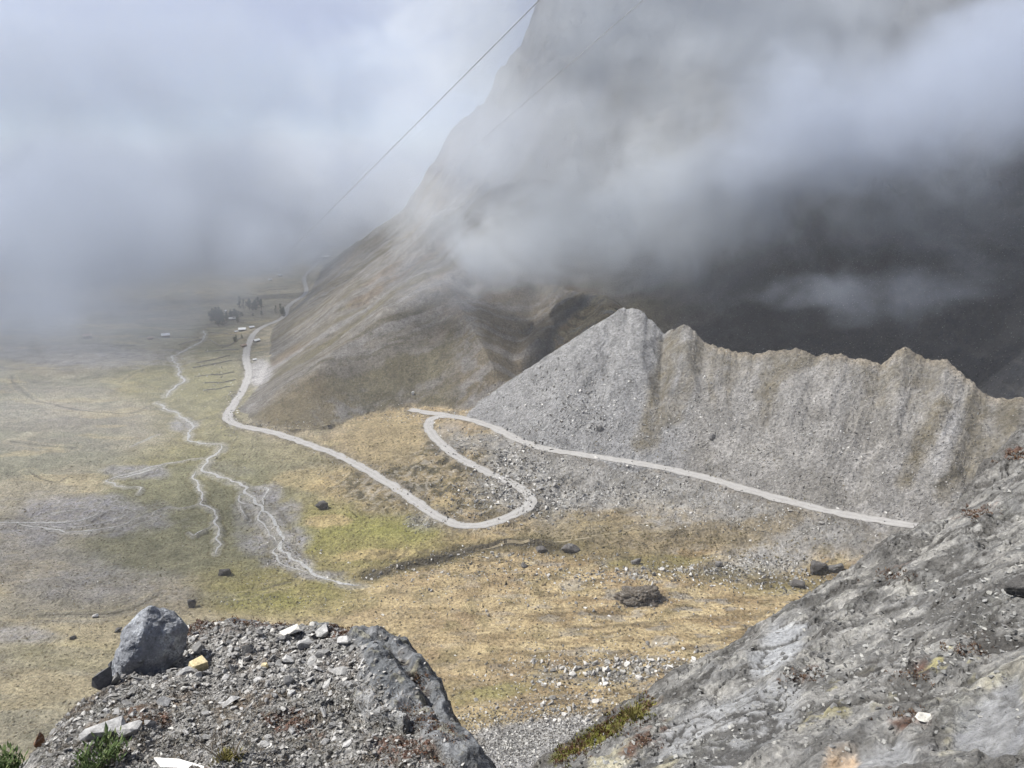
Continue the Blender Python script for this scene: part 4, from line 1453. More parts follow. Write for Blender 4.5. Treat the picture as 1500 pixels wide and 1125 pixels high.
def scatter_mesh(name, pts, protos, mat, label, smooth=False):
    """one mesh holding very many small stones: pts = (location, scale xyz, yaw, normal)"""
    vs, fs, off = [], [], 0
    dat = []
    for me in protos:
        co = np.empty(len(me.vertices) * 3, np.float32)
        me.vertices.foreach_get('co', co)
        tris = []
        for p in me.polygons:
            ix = list(p.vertices)
            for k_ in range(1, len(ix) - 1):
                tris.append((ix[0], ix[k_], ix[k_ + 1]))
        dat.append((co.reshape(-1, 3), np.array(tris)))
    sh = []
    for i, (p, sc, yaw, nn) in enumerate(pts):
        co, tr = dat[i % len(dat)]
        cy, sy = math.cos(yaw), math.sin(yaw)
        q = co * np.asarray(sc)
        q = np.stack([q[:, 0] * cy - q[:, 1] * sy, q[:, 0] * sy + q[:, 1] * cy, q[:, 2]], 1)
        if nn is not None:
            M = np.array(Vector((0, 0, 1)).rotation_difference(nn).to_matrix())
            q = q @ M.T
        vs.append(q + np.asarray(p))
        fs.append(tr + off)
        sh.append(np.full(len(co), (i * 0.61803) % 1.0))
        off += len(co)
    me = mesh_np(name, np.concatenate(vs), np.concatenate(fs), smooth, dict(shade=np.concatenate(sh)))
    o = link(name, me, mat)
    tag(o, kind='stuff')
    return o


def rubble_material(name, stops, sc):
    m, t = newmat(name)
    a = t.attr('shade').outputs['Fac']
    P = t.pos()
    f = t.noise(P, sc, 5, .65)
    c = t.mix(1.0, t.ramp(a, stops), t.rng(f, .3, .7, .7, 1.3), 'MULTIPLY')
    t.bsdf(c, .9, .2, t.bump(f, .5, .2 / sc))
    return m


M_CHIP = rubble_material('shale_chips', [(0, (.07, .066, .06)), (.35, (.17, .165, .155)), (.7, (.29, .285, .275)), (1, (.48, .47, .44))], 40)
CH = []
while len(CH) < 5200:
    u, v = rgs.uniform(60, 700), rgs.uniform(912, 1124)
    c = kn.hit(u, v)
    if c is None:
        continue
    dens = .9 if v < 1015 else .5
    if u > 498 + (v - 915) * .72:
        dens *= .12
    if rgs.random() > dens:
        continue
    s_ = px_at(c) * (1.2 + 4.2 * rgs.random() ** 2.5)
    CH.append((c + Vector((0, 0, s_ * .15)), (s_, s_ * rgs.uniform(.6, 1), s_ * rgs.uniform(.6, 1.2)), rgs.uniform(0, 6.28), Vector(rgs.normal(0, .3, 3) + np.array([0, 0, 1])).normalized()))
scatter_mesh('shale_rubble', CH, SHALE, M_CHIP, '')

# ---- red moss and dry ground plants on the knoll: short stalks growing from the turf
def tuft_field(name, pts, mat, hgt, wid, blades, spread=.6, lean=.5, seed=0):
    rg = np.random.default_rng(seed)
    vs, fs, sh = [], [], []
    off = 0
    for p, s in pts:
        for b in range(blades):
            a = rg.uniform(0, 6.28)
            r = rg.random() ** .5 * spread * s
            base = np.array([p[0] + r * math.cos(a), p[1] + r * math.sin(a), p[2] - .01 * s])
            dirv_ = np.array([math.cos(a) * lean * rg.random(), math.sin(a) * lean * rg.random(), 1.0])
            h = hgt * s * rg.uniform(.5, 1.1)
            w = wid * s * rg.uniform(.6, 1.2)
            a2 = rg.uniform(0, 3.14)
            sd_ = np.array([math.cos(a2), math.sin(a2), 0]) * w
            mid = base + dirv_ * h * .55 + sd_ * 0
            tip = base + dirv_ * h + np.array([dirv_[0], dirv_[1], -.3]) * h * .25
            vs += [base - sd_, base + sd_, mid + sd_ * .8, mid - sd_ * .8, tip]
            fs += [(off, off + 1, off + 2), (off, off + 2, off + 3), (off + 3, off + 2, off + 4)]
            sh += [rg.random()] * 5
            off += 5
    me = mesh_np(name, np.array(vs), np.array(fs), False, dict(shade=np.array(sh)))
    return link(name, me, mat)


M_MOSS = rubble_material('red_moss', [(0, (.05, .025, .016)), (.45, (.105, .055, .036)), (.8, (.15, .095, .06)), (1, (.18, .14, .08))], 60)
M_DRY = rubble_material('dry_twigs', [(0, (.08, .065, .05)), (.5, (.20, .17, .13)), (1, (.42, .38, .32))], 60)
M_LEAF = rubble_material('leaf_green', [(0, (.045, .075, .025)), (.6, (.09, .13, .045)), (1, (.17, .20, .09))], 60)
M_STRAW = rubble_material('straw_grass', [(0, (.16, .15, .05)), (.6, (.30, .27, .10)), (1, (.42, .37, .18))], 60)
rgm = np.random.default_rng(5)
mp = []
for poly, n_ in (([(225, 940), (270, 907), (330, 907), (300, 925), (255, 945)], 90), ([(205, 945), (225, 945), (235, 962), (210, 970)], 40), ([(335, 907), (420, 910), (425, 918), (340, 916)], 60), ([(472, 915), (520, 920), (510, 935), (478, 930)], 50),
                 ([(190, 1050), (240, 1048), (250, 1062), (195, 1064)], 50), ([(575, 1030), (625, 1040), (690, 1085), (660, 1090), (600, 1060)], 110), ([(380, 1045), (440, 1040), (470, 1070), (400, 1075)], 60),
                 ([(540, 1090), (620, 1085), (650, 1120), (560, 1125)], 90), ([(600, 985), (622, 985), (636, 1025), (615, 1015)], 40)):
    x0, x1 = min(p[0] for p in poly), max(p[0] for p in poly)
    y0, y1 = min(p[1] for p in poly), max(p[1] for p in poly)
    k_ = 0
    while k_ < n_:
        u, v = rgm.uniform(x0, x1), rgm.uniform(y0, y1)
        if inside(np.array([u]), np.array([v]), poly)[0]:
            k_ += 1
            c = kn.hit(u, v)
            if c is not None:
                mp.append((c, px_at(c) * rgm.uniform(3, 7)))
o = tuft_field('red_moss', mp, M_MOSS, .35, .14, 14, 1.0, 1.3, 3)
tag(o, kind='stuff')
gp = []
while len(gp) < 1700:
    u, v = rgm.uniform(60, 690), rgm.uniform(1005, 1124)
    if u > 520 + (v - 915) * .75 or pn(u / 40., v / 25., 9) < -.1:
        continue
    c = kn.hit(u, v)
    if c is not None:
        gp.append((c, px_at(c) * rgm.uniform(2, 5)))
o = tuft_field('dry_ground_cover', gp, M_DRY, .75, .10, 9, 1.0, 1.1, 4)
tag(o, kind='stuff')


def leafy_plant(name, u, v, w, h, label, n=46, seed=1):
    c = on_knoll(u, v)
    s = px_at(c)
    rg = np.random.default_rng(seed)
    root = empty(name, c)
    tag(root, label, 'plant')
    vs, fs, sh, off = [], [], [], 0
    sv, sf, soff = [], [], 0
    for b in range(n):
        a, r = rg.uniform(0, 6.28), rg.random() ** .5
        base = np.array([r * math.cos(a) * w * .38, r * math.sin(a) * w * .38, -.02 / s * .3]) * s
        top = base + np.array([math.cos(a) * w * .18 * r, math.sin(a) * w * .18 * r, h * rg.uniform(.45, .8)]) * s
        e = .8 * s
        sv += [base + [e, 0, 0], base + [-e, e, 0], base + [-e, -e, 0], top]
        sf += [(soff, soff + 1, soff + 3), (soff + 1, soff + 2, soff + 3), (soff + 2, soff, soff + 3)]
        soff += 4
        for l in range(9):
            t_ = .25 + .75 * l / 8
            p = base * (1 - t_) + top * t_
            al = l * 2.4 + a
            d = np.array([math.cos(al), math.sin(al), 1.1])
            d /= np.linalg.norm(d)
            L = h * s * rg.uniform(.26, .4)
            side = np.array([-math.sin(al), math.cos(al), 0]) * L * .13
            m1 = p + d * L * .5 + np.array([0, 0, -.02 * L])
            vs += [p, m1 + side, m1 - side, p + d * L]
            fs += [(off, off + 1, off + 2), (off + 1, off + 3, off + 2)]
            sh += [rg.random()] * 4
            off += 4
    link('stems', mesh_np('stems', np.array(sv), np.array(sf), False, dict(shade=np.full(len(sv), .4))), M_DRY, root)
    link('leaves', mesh_np('leaves', np.array(vs), np.array(fs), False, dict(shade=np.array(sh))), M_LEAF, root)


leafy_plant('leafy_plant', 152, 1118, 52, 30, 'low plant with narrow green leaves left of the white board', 46, 1)
leafy_plant('leafy_plant', 14, 1135, 34, 34, 'small green leafy plant in the bottom left corner', 26, 2)


def dry_shrub(u, v, h):
    c = on_knoll(u, v)
    s = px_at(c)
    rg = random.Random(9)
    cu = bpy.data.curves.new('twigs', 'CURVE')
    cu.dimensions = '3D'
    cu.bevel_depth = .75 * s
    cu.bevel_resolution = 1

    def grow(p, d, L, rad, lev):
        n = 6
        sp_ = cu.splines.new('POLY')
        sp_.points.add(n - 1)
        q, dr = p.copy(), d.copy()
        for i in range(n):
            sp_.points[i].co = (q.x, q.y, q.z, 1)
            sp_.points[i].radius = rad * (1 - .7 * i / (n - 1))
            if lev < 2 and i in (2, 3, 4):
                nd = (dr + Vector((rg.gauss(0, .6), rg.gauss(0, .6), rg.gauss(.1, .3)))).normalized()
                grow(q, nd, L * .5, rad * .6, lev + 1)
            dr = (dr + Vector((rg.gauss(0, .16), rg.gauss(0, .16), .02))).normalized()
            q = q + dr * (L / (n - 1))
    for k_ in range(9):
        a = rg.uniform(0, 6.28)
        grow(Vector((math.cos(a), math.sin(a), 0)) * 5 * s, Vector((math.cos(a) * .55, math.sin(a) * .55, 1)).normalized(), h * s * rg.uniform(.5, 1), 1.0, 0)
    tmp = bpy.data.objects.new('twigs', cu)
    COL.objects.link(tmp)
    dg = bpy.context.evaluated_depsgraph_get()
    me = bpy.data.meshes.new_from_object(tmp.evaluated_get(dg))
    bpy.data.objects.remove(tmp)
    bpy.data.curves.remove(cu)
    at = me.attributes.new('shade', 'FLOAT', 'POINT')
    at.data.foreach_set('value', np.random.default_rng(3).random(len(me.vertices)).astype(np.float32) * .6 + .3)
    root = empty('dry_shrub', c)
    tag(root, 'bare dry shrub of pale twigs right of the white board', 'shrub')
    link('twigs', me, M_DRY, root)
    t2 = tuft_field('dead_leaves', [((rg.gauss(0, 7) * s, rg.gauss(0, 7) * s, 0), 6 * s) for _ in range(26)], M_STRAW, 1.5, .16, 10, 1.0, .8, 6)
    t2.parent = root


dry_shrub(334, 1112, 95)


def white_board():
    p = [on_knoll(u, v) for u, v in ((225, 1109), (262, 1111), (316, 1127), (236, 1123))]
    z = sum(q.z for q in p) / 4 + .03
    top = [Vector(at_z(u, v, z)) for u, v in ((225, 1109), (262, 1111), (316, 1127), (236, 1123))]
    bm = bmesh.new()
    lo = [bm.verts.new(q - Vector((0, 0, .022))) for q in top]
    hi = [bm.verts.new(q) for q in top]
    bm.faces.new(hi)
    bm.faces.new(lo[::-1])
    for i in range(4):
        bm.faces.new((lo[i], lo[(i + 1) % 4], hi[(i + 1) % 4], hi[i]))
    bmesh.ops.recalc_face_normals(bm, faces=bm.faces)
    bmesh.ops.bevel(bm, geom=list(bm.edges), offset=.003, segments=1, affect='EDGES')
    me = bpy.data.meshes.new('white_board')
    bm.to_mesh(me)
    bm.free()
    m, t = newmat('white_paint')
    f = t.noise(t.pos(), 25, 5, .6)
    t.bsdf(t.ramp(f, [(.3, (.70, .69, .66)), (.7, (.84, .83, .81))]), .6, .3)
    o = link('white_board', me, m)
    tag(o, 'flat white board lying on the ground at the bottom edge of the photo', 'board')


white_board()

# ---- loose things on the slab
def on_slab(u, v):
    return sl.hit(u, v) or Vector(plane_hit(S_slab, u, v))


special('white_stone', 1353, 1054, 24, 9, 431, M_CREAM, 'flat white stone beside a red moss patch on the sloping slab', 'rock', .35, .2, .3, surf=on_slab)
special('dark_boulder', 1494, 872, 40, 34, 433, M_BOULD, 'blackish rock lump at the right edge of the photo on the slab', 'rock', .8, .2, surf=on_slab, sub=2, rough=.08)
SLC = []
rgl = np.random.default_rng(21)
while len(SLC) < 1900:
    u, v = rgl.uniform(830, 1499), rgl.uniform(690, 1124)
    dd_ = abs((v - 985) + .42 * (u - 1250)) / 60.
    if rgl.random() > .10 + .75 * math.exp(-dd_ * dd_):
        continue
    c = sl.hit(u, v)
    if c is None or sdist(np.array([c.x]), np.array([c.y]), SL)[0] > -.25:
        continue
    s_ = px_at(c) * (1.2 + 4.2 * rgl.random() ** 3)
    SLC.append((c + Vector((0, 0, s_ * .2)), (s_, s_ * rgl.uniform(.6, 1), s_ * rgl.uniform(.6, 1.2)), rgl.uniform(0, 6.28), Vector(rgl.normal(0, .3, 3) + np.array([0, 0, 1])).normalized()))
scatter_mesh('loose_chips', SLC, SHALE, rubble_material('slab_chips', [(0, (.07, .07, .068)), (.4, (.17, .17, .165)), (.75, (.25, .25, .24)), (1, (.33, .325, .30))], 40), '')
mp, mg = [], []
for _ in range(420):
    t_ = rgl.random()
    u = 812 + 140 * t_ + rgl.normal(0, 5)
    v = 1118 - 85 * t_ ** .9 + rgl.normal(0, 9)
    c = sl.hit(u, v)
    if c is None:
        continue
    (mp if rgl.random() < .55 else mg).append((c, px_at(c) * rgl.uniform(3, 6)))
for _ in range(260):
    b = [(1330, 1048), (1415, 950), (1430, 754), (945, 1085), (1340, 992), (1310, 845), (1495, 668), (1180, 992)][_ % 8]
    c = sl.hit(b[0] + rgl.normal(0, 17), b[1] + rgl.normal(0, 6))
    if c is not None:
        mp.append((c, px_at(c) * rgl.uniform(2, 5)))
tag(tuft_field('red_moss', mp, M_MOSS, .7, .16, 14, .9, .9, 13), kind='stuff')
tag(tuft_field('green_moss', mg, rubble_material('green_moss', [(0, (.07, .075, .015)), (.6, (.16, .16, .035)), (1, (.28, .26, .07))], 60), .8, .14, 16, .9, .8, 14), kind='stuff')
for (u, v, h, lb) in ((930, 1052, 24, 'straw yellow grass tuft at the upper end of the moss strip'), (905, 1072, 15, 'smaller pale grass tuft within the moss strip on the slab')):
    c = sl.hit(u, v)
    if c is not None:
        t2 = tuft_field('grass_tuft', [((0, 0, 0), px_at(c) * h * .55)], M_STRAW, 1.9, .035, 130, .45, .7, 15)
        t2.location = c
        tag(t2, lb, 'grass tuft')
# ------------------------------------------------------------------ the valley: boulders that stand out
def on_ground(u, v):
    return hit(u, v) or Vector(at_z(u, v, 0))


V = lambda *a, **k_: special(*a, surf=on_ground, sub=2, rough=.10, **k_)
V('boulder', 472, 744, 22, 15, 601, M_DARKB, 'dark flat-topped boulder alone on the meadow right of the braided stream', 'boulder', .75, lift=.25, tilt=.1)
V('boulder', 330, 842, 19, 13, 603, M_DARKB, 'dark boulder with a pale top on the green meadow above the leaning boulder', 'boulder', .7, lift=.25, tilt=-.2)
V('boulder', 282, 889, 14, 17, 605, M_DARKB, 'rounded dark boulder standing upright just above the leaning boulder', 'boulder', .9, lift=.3)
V('boulder', 836, 807, 30, 16, 607, M_DARKB, 'broad black boulder on the brook bank right below the tight bend', 'boulder', .6, lift=.25)
V('boulder', 793, 806, 24, 10, 609, M_DARKB, 'low dark boulder on the brook bank left of the broad black one', 'boulder', .5, lift=.25)
V('boulder', 1198, 838, 30, 22, 611, M_DARKB, 'big dark boulder left of a twin, near where the slab meets the meadow', 'boulder', .85, lift=.3)
V('boulder', 1222, 836, 26, 20, 613, M_BOULD, 'big grey brown boulder, the right one of the pair by the slab', 'boulder', .85, lift=.3)
V('boulder', 1170, 859, 26, 13, 615, M_DARKB, 'flat black boulder below the pair near the slab', 'boulder', .55, lift=.25)
V('boulder', 932, 826, 17, 13, 617, M_BOULD, 'grey boulder at the left end of the bright green strip', 'boulder', .7, lift=.3)
V('boulder', 1052, 829, 16, 10, 619, M_BOULD, 'greyish boulder at the right end of the bright green strip', 'boulder', .6, lift=.3)
V('boulder', 1042, 643, 13, 10, 621, M_BOULD, 'grey boulder lodged on the moraine face above the road', 'boulder', .8, lift=.3)
V('boulder', 877, 630, 13, 10, 623, M_BOULD, 'dark boulder at the foot of the grey scree cone', 'boulder', .8, lift=.3)
V('boulder', 769, 831, 14, 12, 625, M_DARKB, 'small dark boulder in the tan meadow below the brook', 'boulder', .8, lift=.3)
V('boulder', 140, 904, 9, 6, 627, M_PALE, 'lone white stone in the tan pasture left of the leaning boulder', 'boulder', .6, lift=.3)
V('boulder', 605, 578, 6, 7, 629, M_PALE, 'pale stone on the slope above the upper junction', 'boulder', .9, lift=.3)
V('boulder', 174, 925, 13, 8, 631, M_DARKB, 'rusty dark rock in the pasture beside the leaning boulder', 'boulder', .6, lift=.3)
V('boulder', 107, 936, 10, 6, 633, M_DARKB, 'dark and pale rock in the pasture near the left edge', 'boulder', .6, lift=.3)

# rocky mound in the tan meadow
c = on_ground(938, 878)
bm = bmesh.new()
bmesh.ops.create_icosphere(bm, subdivisions=6, radius=1)
s_ = px_at(c) * .8
for v_ in bm.verts:
    q = v_.co.copy()
    k_ = 1 + .40 * mnoise.fractal(q * 1.7, 1, 2, 5) + .08 * mnoise.fractal(q * 7, .8, 2, 4)
    v_.co = Vector((q.x * 36 * s_ * k_, q.y * 24 * s_ * k_, max(-.3, q.z) * 23 * s_ * k_))
me = bpy.data.meshes.new('rocky_mound')
bm.to_mesh(me)
bm.free()
for f in me.polygons:
    f.use_smooth = True
o = link('rocky_mound', me, stone_material('mound_rock', (.10, .085, .068), 0, .3, lk=.5, dark=.7, bump=.15))
o.location = c
tag(o, 'dark rocky mound with pale stones at its foot in the tan meadow', 'mound')

# ---- pale blocks tipped below the upper road, stones along the verge
BL = [stone_mesh('boulder', 700 + i, f, 15, .07, 1, .3) for i, f in enumerate((.55, .7, .85, .6, .45, .75))]
PB = [(785, 703, 10, 7), (805, 700, 9, 8), (812, 709, 10, 7), (775, 695, 8, 5), (728, 737, 9, 6), (826, 742, 9, 8), (815, 744, 7, 5), (741, 660, 8, 6), (752, 668, 8, 6), (733, 667, 7, 5), (762, 681, 7, 5), (747, 676, 8, 5), (722, 720, 7, 4), (793, 714, 8, 5), (800, 743, 8, 7), (836, 740, 7, 5),
      (873, 669, 6, 5), (906, 681, 6, 5), (919, 681, 5, 5), (824, 672, 7, 5), (785, 757, 7, 5), (1012, 750, 6, 5), (1157, 747, 7, 6), (1203, 765, 8, 6), (1111, 712, 5, 4), (1100, 571, 7, 5), (1042, 560, 5, 4)]
rgv = np.random.default_rng(31)
for i, (u, v, w_, h_) in enumerate(PB):
    c = on_ground(u, v + 2)
    s_ = px_at(c)
    o = link('pale_boulder', BL[i % 6], M_PALE)
    put(o, c + Vector((0, 0, h_ * s_ * .2)), None, rgv.uniform(0, 6.28), rgv.normal(0, .35), (w_ * s_ * .62, w_ * s_ * .5, h_ * s_ * .5))
    tag(o, 'pale angular block among the rubble beside the upper gravel road', 'boulder', 'pale blocks along the upper road')

# ---- individual stones in view, the larger ones first; the rest is one mass
NB = []
zones = [  # u, v, du, dv, n, wmin, wmax
    (900, 980, 130, 24, 90, 5, 11), (820, 1040, 80, 26, 40, 5, 11), (1000, 965, 60, 16, 30, 5, 10), (700, 725, 70, 30, 26, 3.5, 8), (960, 840, 150, 14, 34, 4, 9), (600, 838, 60, 8, 12, 3, 6), (720, 808, 60, 8, 14, 3, 6),
    (850, 600, 60, 40, 20, 3, 6), (420, 815, 35, 25, 10, 2.5, 4), (760, 880, 200, 40, 34, 3, 7.5)]
for (u0, v0, du, dv, n_, w0, w1) in zones:
    for _ in range(n_):
        NB.append((rgv.normal(u0, du * .55), rgv.normal(v0, dv * .55), 1.25 * w0 + 1.25 * (w1 - w0) * rgv.random() ** 2))
M_MEADOW = stone_material('meadow_stone', (.33, .32, .30), .65, .6, lk=.5, dark=.5, bump=.06)
cnt = 0
for i, (u, v, w_) in enumerate(NB):
    c = hit(u, v)
    if c is None or math.hypot(c.x, c.y) < 200:
        continue
    s_ = px_at(c)
    o = link('meadow_stone', BL[i % 6], M_MEADOW)
    put(o, c + Vector((0, 0, w_ * s_ * .12)), None, rgv.uniform(0, 6.28), rgv.normal(0, .25), (w_ * s_ * .5, w_ * s_ * rgv.uniform(.32, .5), w_ * s_ * rgv.uniform(.35, .6)))
    tag(o, 'grey stone scattered over the valley floor', 'stone', 'stones scattered over the valley floor')
    cnt += 1
print('meadow stones', cnt)

ST = [stone_mesh('scattered_stones', 800 + i, f, 9, box=.2) for i, f in enumerate((.5, .7, .6, .85))]
AR = [  # u, v, du, dv, n, wmin, wmax (px)
    (900, 985, 170, 30, 1500, 1.2, 5), (810, 1065, 130, 34, 3800, 1.2, 4.2), (745, 1095, 60, 26, 1500, 1.5, 4), (960, 843, 210, 14, 1000, 1, 5.5), (1150, 850, 90, 24, 500, 1, 5.5), (1100, 828, 90, 14, 600, 1, 4), (650, 835, 120, 12, 260, 1, 3.5),
    (760, 690, 50, 42, 1100, 1, 6), (690, 650, 50, 25, 300, 1, 4.5), (820, 735, 80, 26, 800, 1, 6), (690, 730, 60, 30, 500, 1, 5), (780, 815, 120, 12, 300, 1, 5), (620, 765, 24, 10, 160, 1.2, 4), (940, 720, 130, 30, 800, 1, 4.5), (1100, 760, 140, 24, 600, 1, 4),
    (840, 600, 90, 60, 900, 1.2, 4.2), (1000, 620, 120, 50, 420, 1.2, 4), (1200, 640, 150, 60, 560, 1.2, 4), (420, 810, 46, 34, 170, 1.2, 3.2), (400, 880, 60, 10, 110, 1.2, 3), (510, 690, 120, 26, 170, 1, 3), (560, 870, 200, 40, 420, 1, 3.6), (600, 610, 60, 12, 220, 1, 3),
    (150, 870, 150, 50, 220, 1, 3), (340, 600, 12, 40, 160, 1, 3), (310, 560, 30, 40, 160, 1, 2.5), (940, 882, 40, 8, 70, 2, 6), (900, 900, 260, 60, 700, 1, 4), (400, 622, 60, 8, 180, 1, 2.6), (1380, 720, 40, 20, 100, 1, 3)]
SP_ = []
for (u0, v0, du, dv, n_, w0, w1) in AR:
    for _ in range(n_):
        u, v = rgv.normal(u0, du * .6), rgv.normal(v0, dv * .6)
        if pn(u / 26., v / 12., 4) + .25 < rgv.uniform(-.5, .5) and n_ < 1400:
            continue
        c = hit(u, v)
        if c is None or math.hypot(c.x, c.y) < 190:
            continue
        s_ = px_at(c) * (w0 * 1.3 + (w1 - w0) * rgv.random() ** 1.8) * .66
        SP_.append((c + Vector((0, 0, s_ * .15)), (s_, s_ * rgv.uniform(.6, 1), s_ * rgv.uniform(.8, 1.5)), rgv.uniform(0, 6.28), None))
print('stuff stones', len(SP_))
rgv.shuffle(SP_)
scatter_mesh('scattered_stones', SP_, ST, rubble_material('scattered_stone', [(0, (.05, .045, .04)), (.3, (.12, .115, .105)), (.6, (.28, .275, .26)), (1, (.55, .54, .51))], 1.2), '')

# dark grass tussocks dotted over the pastures
TP = []
for _ in range(9000):
    u, v = rgv.uniform(0, 1250), rgv.uniform(640, 1080)
    if pn(u / 55., v / 26., 14) + .5 * pn(u / 15., v / 9., 15) < .22:
        continue
    c = hit(u, v)
    if c is None:
        continue
    r_ = math.hypot(c.x, c.y)
    if r_ < 190 or r_ > 620:
        continue
    s_ = px_at(c) * rgv.uniform(.8, 2.4) * .7
    TP.append((c + Vector((0, 0, s_ * .2)), (s_, s_ * .8, s_ * .7), rgv.uniform(0, 6.28), None))
for (u0, v0, du, dv, n_) in ((690, 705, 95, 48, 700), (560, 680, 80, 40, 350), (960, 792, 190, 18, 520), (640, 828, 130, 16, 420), (850, 780, 100, 16, 260), (420, 815, 46, 34, 110), (390, 885, 70, 8, 70), (1130, 815, 120, 14, 200), (540, 745, 60, 18, 120)):
    for _ in range(n_):
        u, v = rgv.normal(u0, du * .6), rgv.normal(v0, dv * .6)
        c = hit(u, v)
        if c is None or math.hypot(c.x, c.y) < 200 or pn(u / 18., v / 9., 19) < -.15:
            continue
        s_ = px_at(c) * rgv.uniform(1.2, 4.2) * .6
        TP.append((c + Vector((0, 0, s_ * .1)), (s_, s_ * .8, s_ * .5), rgv.uniform(0, 6.28), None))
print('tussocks', len(TP))
scatter_mesh('tussock_grass', TP, [stone_mesh('tussock_grass', 830 + i, .8, 12) for i in range(3)], rubble_material('tussock', [(0, (.045, .038, .02)), (.6, (.10, .085, .04)), (1, (.19, .155, .08))], 2), '')

# ------------------------------------------------------------------ village
def plain(name, c, var=.15, sc=1.0, rough=.8):
    m, t = newmat(name)
    f = t.noise(t.n('ShaderNodeTexCoord').outputs['Object'], sc, 5, .6)
    t.bsdf(t.mix(1.0, (c[0], c[1], c[2], 1), t.rng(f, .3, .7, 1 - var, 1 + var), 'MULTIPLY'), rough, .3)
    return m


M_ADOBE, M_STONEW = plain('adobe', (.22, .17, .12)), plain('stone_wall', (.20, .19, .175), .4, 1.5)
M_TIN, M_TINW, M_RUST = plain('tin_roof', (.62, .63, .65), .12, .6, .5), plain('white_roof', (.78, .78, .77), .06, .6, .6), plain('rusty_roof', (.30, .22, .17), .2, .8)
M_WOOD, M_GLASS = plain('door_wood', (.10, .065, .04)), plain('window_glass', (.05, .06, .07), .1, 1, .2)


def boxm(name, c, s, mat, parent):
    bm = bmesh.new()
    bmesh.ops.create_cube(bm, size=1)
    for v_ in bm.verts:
        v_.co = Vector((c[0] + v_.co.x * s[0], c[1] + v_.co.y * s[1], c[2] + v_.co.z * s[2]))
    me = bpy.data.meshes.new(name)
    bm.to_mesh(me)
    bm.free()
    return link(name, me, mat, parent)


def make_house(wm, rm):
    """7 x 4.5 m hut, gable roof along x, facing -y"""
    root = empty('house', (0, 0, 0))
    L, W, Hh, Rf = 7.0, 4.6, 2.5, 1.5
    prof = [(-W / 2, 0), (W / 2, 0), (W / 2, Hh), (0, Hh + Rf), (-W / 2, Hh)]
    bm = bmesh.new()
    a = [bm.verts.new((-L / 2, y, z - .8 if z == 0 else z)) for y, z in prof]
    b = [bm.verts.new((L / 2, y, z - .8 if z == 0 else z)) for y, z in prof]
    bm.faces.new(a)
    bm.faces.new(b[::-1])
    for i in range(5):
        bm.faces.new((a[i], b[i], b[(i + 1) % 5], a[(i + 1) % 5]))
    bmesh.ops.recalc_face_normals(bm, faces=bm.faces)
    me = bpy.data.meshes.new('wall')
    bm.to_mesh(me)
    bm.free()
    link('wall', me, wm, root)
    bm = bmesh.new()
    o_ = .45
    sl_ = Rf / (W / 2)
    pts = [(-W / 2 - o_, Hh - o_ * sl_ + .04), (0, Hh + Rf + .04), (W / 2 + o_, Hh - o_ * sl_ + .04), (W / 2 + o_, Hh - o_ * sl_ + .2), (0, Hh + Rf + .22), (-W / 2 - o_, Hh - o_ * sl_ + .2)]
    a = [bm.verts.new((-L / 2 - o_, y, z)) for y, z in pts]
    b = [bm.verts.new((L / 2 + o_, y, z)) for y, z in pts]
    bm.faces.new((a[0], a[1], a[4], a[5]))
    bm.faces.new((a[1], a[2], a[3], a[4]))
    bm.faces.new((b[0], b[5], b[4], b[1]))
    bm.faces.new((b[1], b[4], b[3], b[2]))
    for i in range(6):
        bm.faces.new((a[i], b[i], b[(i + 1) % 6], a[(i + 1) % 6]))
    bmesh.ops.recalc_face_normals(bm, faces=bm.faces)
    me = bpy.data.meshes.new('roof')
    bm.to_mesh(me)
    bm.free()
    link('roof', me, rm, root)
    boxm('door', (0, -W / 2 - .03, .95), (.95, .1, 1.9), M_WOOD, root)
    for x in (-2.1, 2.1):
        boxm('window', (x, -W / 2 - .02, 1.5), (.9, .08, .8), M_GLASS, root)
    return root


def copy_tree(o, parent=None):
    c_ = o.copy()
    COL.objects.link(c_)
    c_.parent = parent
    for ch in o.children:
        copy_tree(ch, c_)
    return c_


HS = [  # u, v of the foot, width px, kind, yaw, label
    (340, 469, 9, 0, .2, 'white roofed house within the dark clump of trees'),
    (330, 457, 5, 0, 1.0, 'small white hut at the upper left of the dark tree clump'),
    (355, 485, 10, 0, -.1, 'long white roofed house below the tree clump, left of the road'),
    (346, 487, 5, 1, .4, 'tiny tin hut at the left end of the long white roofed house'),
    (369, 481, 7, 1, .1, 'tin roofed house close to the road bend, right of the long white roof'),
    (376, 501, 9, 0, .6, 'white roofed house on the right side of the road below the village'),
    (396, 411, 5, 1, 0, 'pale hut in the mist, the lower of two beyond the village'),
    (410, 405, 6, 1, .3, 'pale hut in the mist, the upper of two beyond the village'),
    (477, 379, 10, 0, -.3, 'farthest white roofed house, beside the road vanishing into mist'),
    (243, 494, 11, 1, 0, 'long low tin roof in the fields left of the stream'),
    (220, 497, 7, 2, .1, 'brown roofed hut left of the long low tin roof'),
    (128, 495, 11, 2, 0, 'faint pale brown roof far left under the mist'),
    (357, 508, 8, 2, .5, 'rusty roofed hut left of the road below the village'),
    (373, 528, 4, 0, .3, 'little white hut at the top of the gravel pull-out')]
PR = [make_house(M_STONEW, M_TINW), make_house(M_ADOBE, M_TIN), make_house(M_ADOBE, M_RUST)]
first = [True] * 3
for (u, v, w_, kd, yaw, lb) in HS:
    c = on_ground(u, v)
    s_ = px_at(c)
    o = PR[kd] if first[kd] else copy_tree(PR[kd])
    first[kd] = False
    k_ = max(.55, w_ * s_ / 7.9)
    o.location = c
    o.rotation_euler = (0, 0, yaw - math.atan2(c.x, c.y))
    o.scale = (k_, k_ * .95, k_ * .95 if w_ > 6 else k_)
    tag(o, lb, 'house', 'huts and houses of the village')


